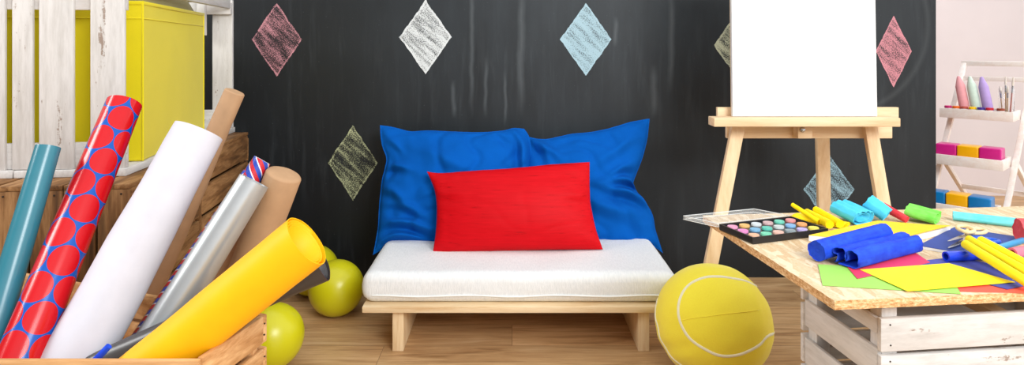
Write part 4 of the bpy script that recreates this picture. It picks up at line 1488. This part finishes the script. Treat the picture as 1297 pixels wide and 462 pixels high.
def yellow_box():
    a = math.radians(11.5)
    ex = Vector((math.cos(a), math.sin(a), 0)); ey = Vector((-math.sin(a), math.cos(a), 0))
    R = Matrix((ex, ey, Vector((0, 0, 1)))).transposed()
    O = P(181, 100, 1.985); O.z = 0
    W, D = 0.605, 0.682
    z0, z1 = ZF + 0.001, 1.3107
    root = thing('storage_box', O - ex * W / 2 + ey * D / 2 + Vector((0, 0, z0)), 'large yellow fabric storage box inside the white crate', 'box')
    c = O - ex * W / 2 + ey * D / 2
    bm = bmesh.new()
    # open-topped stiff cloth box with slightly bowed walls
    n = 20
    def ringv(inset, z, bow):
        out = []
        for k in range(4 * n):
            sd, f = divmod(k, n); f = f / n
            hx, hy = W / 2 - inset, D / 2 - inset
            u = [(-hx + 2 * hx * f, -hy), (hx, -hy + 2 * hy * f), (hx - 2 * hx * f, hy), (-hx, hy - 2 * hy * f)][sd]
            b = bow * math.sin(PI * f) ** 2
            nv = [(0, -1), (1, 0), (0, 1), (-1, 0)][sd]
            p = c + ex * (u[0] + nv[0] * b) + ey * (u[1] + nv[1] * b)
            out.append(bm.verts.new((p.x, p.y, z + 0.0015 * noise.noise(Vector((p.x * 9, p.y * 9, z))))))
        return out
    zs = [z0, z0 + .004] + [lerp(z0 + .01, z1 - 0.002, i / 12) for i in range(13)] + [z1]
    rings = []
    for z in zs:
        f = (z - z0) / (z1 - z0)
        rings.append(ringv(0.004 if z in (z0, z1) else 0.0, z, 0.004 * math.sin(PI * f) - 0.002))
    rings += [ringv(0.008, z1 - .002, 0), ringv(0.010, z0 + .02, 0)]
    m = 4 * n
    for a_, b_ in zip(rings, rings[1:]):
        for k in range(m):
            bm.faces.new((a_[k], a_[(k + 1) % m], b_[(k + 1) % m], b_[k]))
    bm.faces.new(rings[0][::-1]); bm.faces.new(rings[-1])
    obj('box_body', bm, M['yellowbox'], root, 0.6)
    # stitched band round the rim and upright corner seams
    bm = bmesh.new()
    for (u0, v0, u1, v1) in ((-W / 2, -D / 2, W / 2, -D / 2), (W / 2, -D / 2, W / 2, D / 2), (W / 2, D / 2, -W / 2, D / 2), (-W / 2, D / 2, -W / 2, -D / 2)):
        p0 = c + ex * u0 + ey * v0; p1 = c + ex * u1 + ey * v1
        p0.z = p1.z = z1 - 0.055
        k = 0.3
        beam(bm, p0, p1, 0.0045, 0.0028, Vector((0, 0, 1)), 0.001)
        p0.z = p1.z = z1 - 0.006
        beam(bm, p0, p1, 0.0050, 0.012, Vector((0, 0, 1)), 0.002)
    for (u0, v0) in ((-1, -1), (1, -1), (1, 1), (-1, 1)):
        p = c + ex * (u0 * W / 2) + ey * (v0 * D / 2)
        tube(bm, [Vector((p.x, p.y, z0 + .002)), Vector((p.x, p.y, z1))], [0.0035, 0.0035], 8, uv=False)
    obj('rim_binding', bm, M['yellowbox'], root, 0.8)
    # folded olive cloth resting on the box
    bm = bmesh.new()
    Wc, Dc = 0.40, 0.30
    cc = c + ex * 0.005 - ey * 0.02
    seg = 60
    pr = []
    nx, ny = 24, 16
    top = {}
    for i in range(nx + 1):
        for j in range(ny + 1):
            u, v = i / nx * 2 - 1, j / ny * 2 - 1
            e = (1 - abs(u) ** 6) * (1 - abs(v) ** 6)
            p = cc + ex * (u * W * 0.47) + ey * (v * D * 0.40)
            h = 0.14 * e ** 0.5 * (0.85 + 0.15 * noise.noise(Vector((u * 2, v * 2, 0)))) + 0.004 * math.sin(v * 30) * e
            top[i, j, 0] = bm.verts.new((p.x, p.y, z1 + 0.003 + h)); top[i, j, 1] = bm.verts.new((p.x, p.y, z1 + 0.002))
    for i in range(nx):
        for j in range(ny):
            bm.faces.new([top[i, j, 0], top[i + 1, j, 0], top[i + 1, j + 1, 0], top[i, j + 1, 0]])
            bm.faces.new([top[i, j, 1], top[i, j + 1, 1], top[i + 1, j + 1, 1], top[i + 1, j, 1]])
    def edge(a_, b_): bm.faces.new([top[a_ + (0,)], top[a_ + (1,)], top[b_ + (1,)], top[b_ + (0,)]])
    for i in range(nx): edge((i, 0), (i + 1, 0)); edge((i, ny), (i + 1, ny))
    for j in range(ny): edge((0, j), (0, j + 1)); edge((nx, j), (nx, j + 1))
    tag(obj('folded_cloth', bm, M['olive'], None, 1.2), 'folded olive ribbed cloth lying on top of the yellow box', 'cloth')
yellow_box()

# ------------------------------------------------------------------ foreground wooden box with paper rolls
RZ = EYE - 395 * 1.18 / F
NR = P(251, 457, 1.18); NR.z = 0
FR = P(338.5, 397, (EYE - RZ) * F / (397 - CY)); FR.z = 0
FL = Vector((-1.36, 1.68, 0)); NL = Vector((-1.36, 1.18, 0))
def fore_box():
    ctr = (NR + FR + FL + NL) / 4
    root = thing('wooden_crate', ctr, 'brown slatted wooden box in the left foreground filled with paper rolls', 'crate', None)
    th = 0.012
    def wall(a, b, inward, axis, first=0.057):
        d = (b - a).normalized()
        n_ = Vector((-d.y, d.x, 0))
        if n_.dot(ctr - a) < 0: n_ = -n_
        R = Matrix((d, n_, Vector((0, 0, 1)))).transposed()
        z = RZ
        while z > 0.06:
            zz = max(z - 0.060, 0.003)
            bm = bmesh.new()
            c = (a + b) / 2 + n_ * (th / 2 + 0.0003); c.z = (z + zz) / 2
            box(bm, c, ((b - a).length - 2 * inward, th, z - zz), R, 0.0025)
            obj('slat', bm, M[axis], root, 0.6)
            z -= 0.0715
        return d, n_
    wall(NL, NR, 0.0, 'box_x')
    wall(NR, FR, 0.0125, 'box_y')
    wall(FR, FL, 0.0, 'box_x')
    wall(FL, NL, 0.0125, 'box_y')
    for p in (NR, FR, FL, NL):
        inn = (ctr - p); inn.z = 0
        q = p + Vector((math.copysign(0.028, inn.x), math.copysign(0.028, inn.y), 0))
        bm = bmesh.new(); box(bm, (q.x, q.y, RZ / 2 - 0.016), (0.026, 0.026, RZ - 0.034), None, 0.002)
        obj('post', bm, M['box_z'], root, 0.6)
    # floor boards of the box
    zfl = 0.415
    bm = bmesh.new()
    pts = [NL.lerp(ctr, .06), NR.lerp(ctr, .06), FR.lerp(ctr, .06), FL.lerp(ctr, .06)]
    quadprism(bm, [Vector((p.x, p.y, zfl)) for p in pts], 0.012)
    obj('base_board', bm, M['box_x'], root)
    d = (FR - NR).normalized(); n_ = Vector((d.y, -d.x, 0))
    for (f, z) in ((0.96, RZ - .018), (0.955, RZ - .042), (0.96, RZ - .09), (0.955, RZ - .115)):
        bm = bmesh.new()
        p = NR.lerp(FR, f); p.z = z
        tube(bm, [p - n_ * .002, p + n_ * .0005], [.0022, .0018], 8, uv=False)
        obj('nail', bm, M['iron'], root)
fore_box()

def ext(a, b, z):
    """point on the line a-b (a the upper end) carried on down to height z"""
    f = (z - a.z) / (b.z - a.z)
    return a + (b - a) * f

def roll(name, label, top, ytop, bot, ybot, rt, rb, mat, group='paper rolls in the wooden box', zend=0.455, hollow=0.004, seg=40, wob=0.0, seed=0, inner=None, lip=0.0, dome=False, cat='paper roll', n=12):
    a = P(top[0], top[1], ytop); b = P(bot[0], bot[1], ybot)
    e = ext(a, b, zend) if zend is not None else b
    k = (e - a).length / (b - a).length
    re = min(rt + (rb - rt) * k, rb * 1.05)
    pts = [a.lerp(e, i / n) for i in range(n + 1)]
    axu = (a - e).normalized()
    rad = [lerp(rt, re, i / n) for i in range(n + 1)]
    if dome:
        pts = [a + axu * (rt * q) for q in (0.15, 0.145, 0.11, 0.05)] + pts
        rad = [rt * q for q in (0.55, 0.78, 0.92, 0.98)] + rad
        hollow = 0.0
    def fn(th, t):
        return 1 + wob * noise.noise(Vector((math.cos(th) * 1.3 + seed, math.sin(th) * 1.3, t * 5))) if wob else 1.0
    bm = bmesh.new()
    tube(bm, pts, rad, seg, hollow=hollow, fn=fn, depth=0.18)
    root = thing(name, e, label, cat, group)
    if inner is not None:
        uvl = bm.loops.layers.uv.verify()
    o = obj('wound_paper', bm, mat, root, 0.9)
    ax = (a - e).normalized()
    if dome:
        return root, a, e, ax
    # wound layers showing inside the upper end
    bm = bmesh.new()
    _, s, u = basis(ax)
    L = []
    for i in range(90):
        t = i / 89
        th = t * 5 * PI
        r = (rt - hollow) * (0.985 - 0.22 * t)
        dep = -0.002 - 0.006 * t
        L.append((a + s * math.cos(th) * r + u * math.sin(th) * r, dep))
    for i in range(89):
        p0, p1 = L[i], L[i + 1]
        v = [bm.verts.new(p0[0] + ax * p0[1]), bm.verts.new(p1[0] + ax * p1[1]), bm.verts.new(p1[0] - ax * 0.12), bm.verts.new(p0[0] - ax * 0.12)]
        bm.faces.new(v)
    bmesh.ops.remove_doubles(bm, verts=bm.verts, dist=1e-6)
    w = obj('inner_winding', bm, inner or mat, root, 1.2)
    sd = w.modifiers.new('thick', 'SOLIDIFY'); sd.thickness = 0.0012
    return root, a, e, ax

RD = 0.0425
roll('wrapping_roll', 'slim shiny teal wrapping paper roll at the far left of the box', (61, 186), 1.50, (-14, 440), 1.33, 0.0262, 0.0285, M['teal_paper'])
roll('wrapping_roll', 'wrapping paper roll with big red dots on blue', (157.5, 131), 1.66, (24, 458), 1.30, 0.0425, 0.0455, dots_mat(2 * PI * 0.044, 0.0328), inner=M['white_paper'])
roll('paper_roll', 'thick plain white paper roll in the middle of the box', (252, 166), 1.575, (94, 458), 1.345, 0.059, 0.067, M['white_paper'], wob=0.05, seed=3, hollow=0.003)
roll('paper_roll', 'wide golden orange card roll lying lowest at the front of the box', (388.5, 304.5), 1.265, (196, 460), 1.255, 0.056, 0.0525, M['orange_card'], hollow=0.0016, wob=0.03, seed=8, zend=0.475)
roll('paper_roll', 'black card roll showing just below the golden orange roll', (410, 336), 1.352, (120, 468), 1.312, 0.0325, 0.0315, M['black_card'], hollow=0.0016, wob=0.10, seed=5, zend=None)
roll('wrapping_roll', 'shiny silver wrapping paper roll in front of the red and blue printed roll', (322, 229), 1.505, (191, 440), 1.385, 0.0368, 0.0405, M['silver_paper'])
# roll with the red and blue printed side showing at its edge
rt, a, e, ax = roll('wrapping_roll', 'pale wrapping roll with red and blue printed edge behind the silver roll', (320, 221), 1.573, (177, 434), 1.44, 0.0245, 0.0245, M['silver_paper'], inner=M['harlequin'], zend=0.47)
bm = bmesh.new()
_, s, u = basis(ax)
uvl = bm.loops.layers.uv.verify()
view = (Vector((0, 0, EYE)) - a).normalized()
lft = view.cross(ax).normalized()
if lft.x > 0: lft = -lft
fr = ax.cross(lft)
if fr.dot(view) < 0: fr = -fr
L = (a - e).length
prev = None
for i in range(2):
    t = i
    c = a.lerp(e, t)
    row = []
    for k in range(9):
        th = lerp(math.radians(-30), math.radians(38), k / 8)
        row.append(bm.verts.new(c + (lft * math.cos(th) + fr * math.sin(th)) * 0.0251))
    if prev:
        for k in range(8):
            f = bm.faces.new((prev[k], prev[k + 1], row[k + 1], row[k]))
            for lp_, (uu, vv) in zip(f.loops, ((k, 0), (k + 1, 0), (k + 1, 1), (k, 1))):
                lp_[uvl].uv = (uu * 0.0035, vv * L)
    prev = row
w = obj('printed_edge', bm, M['harlequin'], rt, 1.2)
sd = w.modifiers.new('thick', 'SOLIDIFY'); sd.thickness = 0.0008
w['label'] = 'red and blue printed paper edge'
bm = bmesh.new()
# printed collar round the open upper end
tube(bm, [a - ax * 0.009, a + ax * 0.0004], [0.0248, 0.0248], 40, hollow=0.0018, depth=0.05)
w = obj('printed_collar', bm, M['harlequin'], rt, 0.9)

roll('kraft_roll', 'tall slender kraft paper roll tapering up behind the white roll', (297, 117), 1.705, (196, 350), 1.693, 0.027, 0.043, M['kraft'], 'kraft paper rolls behind the box', zend=0.022, wob=0.10, seed=14, dome=True)
roll('kraft_roll', 'kraft paper roll with rounded end right of the silver roll', (359, 222), 1.58, (318, 330), 1.60, 0.0445, 0.047, M['kraft'], 'kraft paper rolls behind the box', zend=0.022, wob=0.05, seed=15, dome=True)
roll('kraft_roll', 'shaded kraft paper roll between the silver roll and the other kraft roll', (328, 246), 1.685, (272, 360), 1.675, 0.038, 0.041, M['kraft'], 'kraft paper rolls behind the box', zend=0.022, wob=0.05, seed=16, hollow=0.004, inner=M['kraft_inner'])
bl0, bl1 = P(138, 438, 1.24), P(120, 457, 1.235)
crepe('crepe_roll', 'small bright blue crepe roll at the bottom between white and black rolls', bl0, ext(bl0, bl1, 0.45), 0.006, 0.010, 'crepe_blue', 1.0, 0.1, 31, None)

# ------------------------------------------------------------------ ladder shelf on the right
ar = math.radians(48)
LX = Vector((math.cos(ar), -math.sin(ar), 0))       # along the trays, towards the near right-hand end
LB = Vector((math.sin(ar), math.cos(ar), 0))        # to the back
LR = Matrix((LX, LB, Vector((0, 0, 1)))).transposed()
C1 = P(1283.5, 142.3, 3.45)
TZ = C1.z
TW, TD = 0.345, 0.20                                # tray length and depth
LEAN = Vector((-0.509, -0.368, 0))                  # the frame comes forward this much per metre downwards
def TP(s, z, t=0.0):
    """point on a tray: s from its left end, t back from its front, at height z (tray rim height sets the lean)"""
    p = Vector((C1.x, C1.y, 0)) + LEAN * (TZ - z) + LX * (s - TW) + LB * t
    p.z = z
    return p
TRAYS = [(TZ, 0.053), (0.565, 0.056), (0.318, 0.056)]

def ladder():
    top_l = P(1221.5, 80, 3.93)
    root = thing('ladder_shelf', TP(TW / 2, 0.3, 0.1) * 1.0, 'whitewashed wooden ladder shelf with three trays of art supplies', 'shelf')
    root.location.z = 0
    for (z, h) in TRAYS:
        bm = bmesh.new()
        def bx(s0, s1, t0, t1, z0, z1):
            c = TP((s0 + s1) / 2, z, (t0 + t1) / 2); c.z = (z0 + z1) / 2
            box(bm, c, (s1 - s0, t1 - t0, z1 - z0), LR, 0.002)
        bx(0, TW, 0, 0.012, z - h, z)
        bx(0, TW, TD - 0.012, TD, z - h, z)
        bx(0, 0.012, 0.0122, TD - 0.0122, z - h, z)
        bx(TW - 0.012, TW, 0.0122, TD - 0.0122, z - h, z)
        bx(0.0122, TW - 0.0122, 0.0122, TD - 0.0122, z - h + 0.001, z - h + 0.011)
        obj('tray', bm, M['whitewood'], root, 0.6)
    tops = []
    for k in (0, 1):
        tp = top_l + LX * (0.345 * k)
        ft = tp + LEAN * tp.z; ft.z = 0
        bm = bmesh.new(); beam(bm, ft, tp, 0.030, 0.026, LX, 0.002)
        for v in bm.verts: v.co.z = max(v.co.z, 0)
        obj('leg', bm, M['whitewood'], root, 0.6)
        tops.append((ft, tp))
        # rear strut
        a = tp + LEAN * (tp.z - 0.53); a.z = 0.53
        b = a + Vector((0.556, 0.41, 0)); b.z = 0
        bm = bmesh.new(); beam(bm, b, a, 0.030, 0.022, LX, 0.002)
        for v in bm.verts: v.co.z = max(v.co.z, 0)
        obj('rear_strut', bm, M['whitewood'], root, 0.6)
        tops[-1] += (a, b)
    (f0, t0, a0, b0), (f1, t1, a1, b1) = tops
    d = (t1 - t0).normalized()
    bm = bmesh.new(); beam(bm, t0 - d * 0.014, t1 + d * 0.014, 0.030, 0.030, Vector((0, 0, 1)), 0.004)
    obj('top_bar', bm, M['whitewood'], root, 0.6)
    bm = bmesh.new(); beam(bm, t0.lerp(f0, 0.085), t1.lerp(f1, 0.085), 0.016, 0.026, Vector((0, 0, 1)), 0.002)
    obj('cross_rail', bm, M['whitewood'], root, 0.6)
    bm = bmesh.new(); beam(bm, a0.lerp(b0, 0.40), a1.lerp(b1, 0.40), 0.016, 0.028, Vector((0, 0, 1)), 0.002)
    obj('rear_rail', bm, M['whitewood'], root, 0.6)
ladder()

def tray_floor(i):
    z, h = TRAYS[i]
    return z - h + 0.0115, z
paper('magenta_plastic', rgb(214, 34, 136), 0.3, 0.5)
paper('amber_plastic', rgb(252, 184, 8), 0.3, 0.5)
paper('azure_plastic', rgb(10, 120, 186), 0.3, 0.5)
def block_at(label, s, i, mat, size=0.100):
    zf, zr = tray_floor(i)
    c = TP(s, zr, TD / 2 - 0.01)
    bm = bmesh.new()
    box(bm, Vector((c.x, c.y, zf + size / 2)), (size, size, size), LR, size * 0.08, 4)
    tag(obj('toy_block', bm, mat, None, 0.7), label, 'block', 'coloured blocks on the ladder shelf')
block_at('magenta block at the left end of the middle tray', 0.076, 1, M['magenta_plastic'])
block_at('amber yellow block between the two magenta blocks', 0.178, 1, M['amber_plastic'])
block_at('magenta block at the right of the middle tray', 0.280, 1, M['magenta_plastic'])
block_at('blue block on the bottom tray cut off by the chalkboard edge', 0.076, 2, M['azure_plastic'])
block_at('amber yellow block between the two blue blocks on the bottom tray', 0.178, 2, M['amber_plastic'])
block_at('blue block at the right of the bottom tray', 0.280, 2, M['azure_plastic'])

def tray_goods():
    zf, zr = tray_floor(0)
    for (s, col, lb_) in ((0.112, (240, 168, 172), 'jumbo pink chalk stick leaning on the ladder shelf'), (0.168, (212, 228, 212), 'jumbo mint green chalk stick between the pink and lilac chalks'), (0.224, (186, 160, 214), 'jumbo lilac chalk stick leaning on the ladder shelf')):
        nm = 'chalk_' + str(col[0])
        M[nm] = plain(nm, rgb(*col), 0.95, 0.1, 0.05, 40, 0.3, 90)
        b = TP(s, zr, 0.075); b.z = zf + 0.0125
        a = TP(s - 0.050, zr, 0.140); a.z = zf + 0.225
        d = (a - b).normalized()
        bm = bmesh.new()
        tube(bm, [b - d * 0.001, b + d * .002, lerp(b, a, .4), lerp(b, a, .74), lerp(b, a, .76), lerp(b, a, .97), a], [.023, .0255, .0255, .0245, .023, .0095, .006], 28, uv=False)
        tag(obj('chalk_stick', bm, M[nm], None, 0.7), lb_, 'chalk', 'jumbo chalk sticks')
    cols = [((200, 30, 110), 'magenta'), ((236, 110, 30), 'orange'), ((186, 84, 70), 'brick red'), ((250, 200, 20), 'yellow'), ((70, 50, 140), 'purple'), ((204, 34, 52), 'red'), ((150, 70, 44), 'brown')]
    for (s, (col, nm)) in zip((0.036, 0.075, 0.114, 0.154, 0.194, 0.234, 0.284), cols):
        M['pot_' + nm] = plain('pot_' + nm, rgb(*col), 0.4, 0.4, 0.03)
        c = TP(s, zr, 0.033); c.z = zf
        root = thing('paint_pot', c, 'small paint pot with %s paint in the top tray' % nm, 'paint pot', 'small paint pots in the top tray')
        bm = bmesh.new()
        tube(bm, [c + Vector((0, 0, .0008)), c + Vector((0, 0, .003)), c + Vector((0, 0, .044))], [.0145, .0165, .0165], 24, uv=False)
        obj('pot', bm, M['page_white'], root, 0.7)
        bm = bmesh.new()
        tube(bm, [c + Vector((0, 0, .0442)), c + Vector((0, 0, .0555)), c + Vector((0, 0, .057))], [.0185, .0185, .016], 24, uv=False)
        obj('lid', bm, M['pot_' + nm], root, 0.7)
    c = TP(0.290, zr, 0.146); c.z = zf
    root = thing('drinking_glass', c, 'clear glass holding paint brushes at the right of the top tray', 'glass')
    bm = bmesh.new()
    prof = [(0.0, .001), (.031, .001), (.033, .004), (.038, .165), (.0358, .165), (.031, .008), (.0, .008)]
    seg = 32
    rows = []
    for (r, z) in prof:
        if r == 0: rows.append([bm.verts.new(c + Vector((0, 0, z)))])
        else: rows.append([bm.verts.new(c + Vector((math.cos(2 * PI * k / seg) * r, math.sin(2 * PI * k / seg) * r, z))) for k in range(seg)])
    for a, b in zip(rows, rows[1:]):
        for k in range(seg):
            f = list(dict.fromkeys([a[k % len(a)], a[(k + 1) % seg % len(a)], b[(k + 1) % seg % len(b)], b[k % len(b)]]))
            bm.faces.new(f)
    obj('glass_body', bm, M['glass'], root, 0.7)
    M['bristle'] = plain('pale_bristle', rgb(236, 226, 214), 0.9, 0.1, 0.08, 200)
    M['handle_wood'] = plain('brush_wood', rgb(226, 190, 150), 0.5, 0.4, 0.05)
    M['handle_red'] = plain('brush_red', rgb(200, 110, 96), 0.5, 0.4, 0.05)
    br = [(-0.022, -0.006, -0.02, 0.02, .175, 'handle_wood', .010, 'paint brush with a wide pale head at the left of the glass'), (-0.006, 0.008, -0.005, 0.03, .230, 'handle_wood', .007, 'tallest slim paint brush in the glass'), (0.006, -0.012, 0.005, -0.02, .180, 'handle_wood', .009, 'short paint brush in the middle of the glass'), (0.017, 0.008, 0.03, 0.01, .228, 'handle_red', .008, 'paint brush with a reddish handle in the glass')]
    for (x, y, tx, ty, L, hm, hw, lb_) in br:
        b = c + LX * x * .8 + LB * y * .8 + Vector((0, 0, .0095)); t_ = c + LX * (x + tx * .4) + LB * (y + ty * .3) + Vector((0, 0, L))
        root = thing('paint_brush', b, lb_, 'paint brush', 'paint brushes in the glass')
        d = (t_ - b).normalized(); LL = (t_ - b).length
        bm = bmesh.new(); tube(bm, [b, b + d * .03, b + d * LL * .62], [.0020, .0038, .0034], 12, uv=False); obj('handle', bm, M[hm], root, 0.8)
        bm = bmesh.new(); tube(bm, [b + d * (LL * .60), b + d * LL * .78], [.0046, hw * .6], 14, uv=False); obj('ferrule', bm, M['steel'], root, 0.8)
        bm = bmesh.new(); tube(bm, [b + d * (LL * .775), b + d * LL * .88, b + d * LL], [hw * .6, hw * .75, hw * .35], 14, uv=False); obj('bristles', bm, M['bristle'], root, 0.8)
tray_goods()

# ------------------------------------------------------------------ light
w = bpy.data.worlds.new('world'); SC.world = w
w.use_nodes = True
bg = w.node_tree.nodes['Background']
bg.inputs[0].default_value = (0.965, 0.99, 1.02, 1)
# surroundings: made-up gradient, brighter to the right and above, dim to the left
wt = w.node_tree
tc = wt.nodes.new('ShaderNodeTexCoord')
sx = wt.nodes.new('ShaderNodeSeparateXYZ')
wt.links.new(tc.outputs['Generated'], sx.inputs[0])
mr = wt.nodes.new('ShaderNodeMapRange')
mr.interpolation_type = 'SMOOTHSTEP'
mr.inputs['From Min'].default_value = -0.45
mr.inputs['From Max'].default_value = 0.55
mr.inputs['To Min'].default_value = 0.08
mr.inputs['To Max'].default_value = 1.0
zz = wt.nodes.new('ShaderNodeMath'); zz.operation = 'MULTIPLY_ADD'
zz.inputs[1].default_value = 0.75
wt.links.new(sx.outputs[2], zz.inputs[0]); wt.links.new(sx.outputs[0], zz.inputs[2])
wt.links.new(zz.outputs[0], mr.inputs['Value'])
wt.links.new(mr.outputs[0], bg.inputs[1])

def area(name, loc, tgt, sx, sy, e, col=(1, 1, 1)):
    l = bpy.data.lights.new(name, 'AREA')
    l.shape = 'RECTANGLE'; l.size = sx; l.size_y = sy; l.energy = e; l.color = col
    o = bpy.data.objects.new(name, l)
    COL.objects.link(o)
    o.location = loc
    o.rotation_euler = (Vector(tgt) - Vector(loc)).to_track_quat('-Z', 'Y').to_euler()
    return o
area('window_light_left', (-4.8, 0.7, 3.3), (0.4, 2.3, 0.3), 1.7, 1.7, 130, (1.0, 1.0, 0.985))
area('fill_light_right', (1.9, -1.3, 2.7), (0.9, 2.8, 0.5), 1.8, 1.5, 108, (0.97, 0.99, 1.0))  # unseen fill lamp, added to brighten front faces and give the board sheen
area('fill_light_rear', (3.4, 3.5, 2.4), (2.2, 5.0, 0.9), 1.0, 1.0, 7, (1.0, 0.99, 0.98))  # unseen lamp added to brighten the pink rear wall

vs = SC.view_settings
SC.display_settings.display_device = 'sRGB'
vs.view_transform = 'Standard'
vs.look = 'None'
vs.exposure = 0.38
vs.gamma = 1.0
vs.use_curve_mapping = False
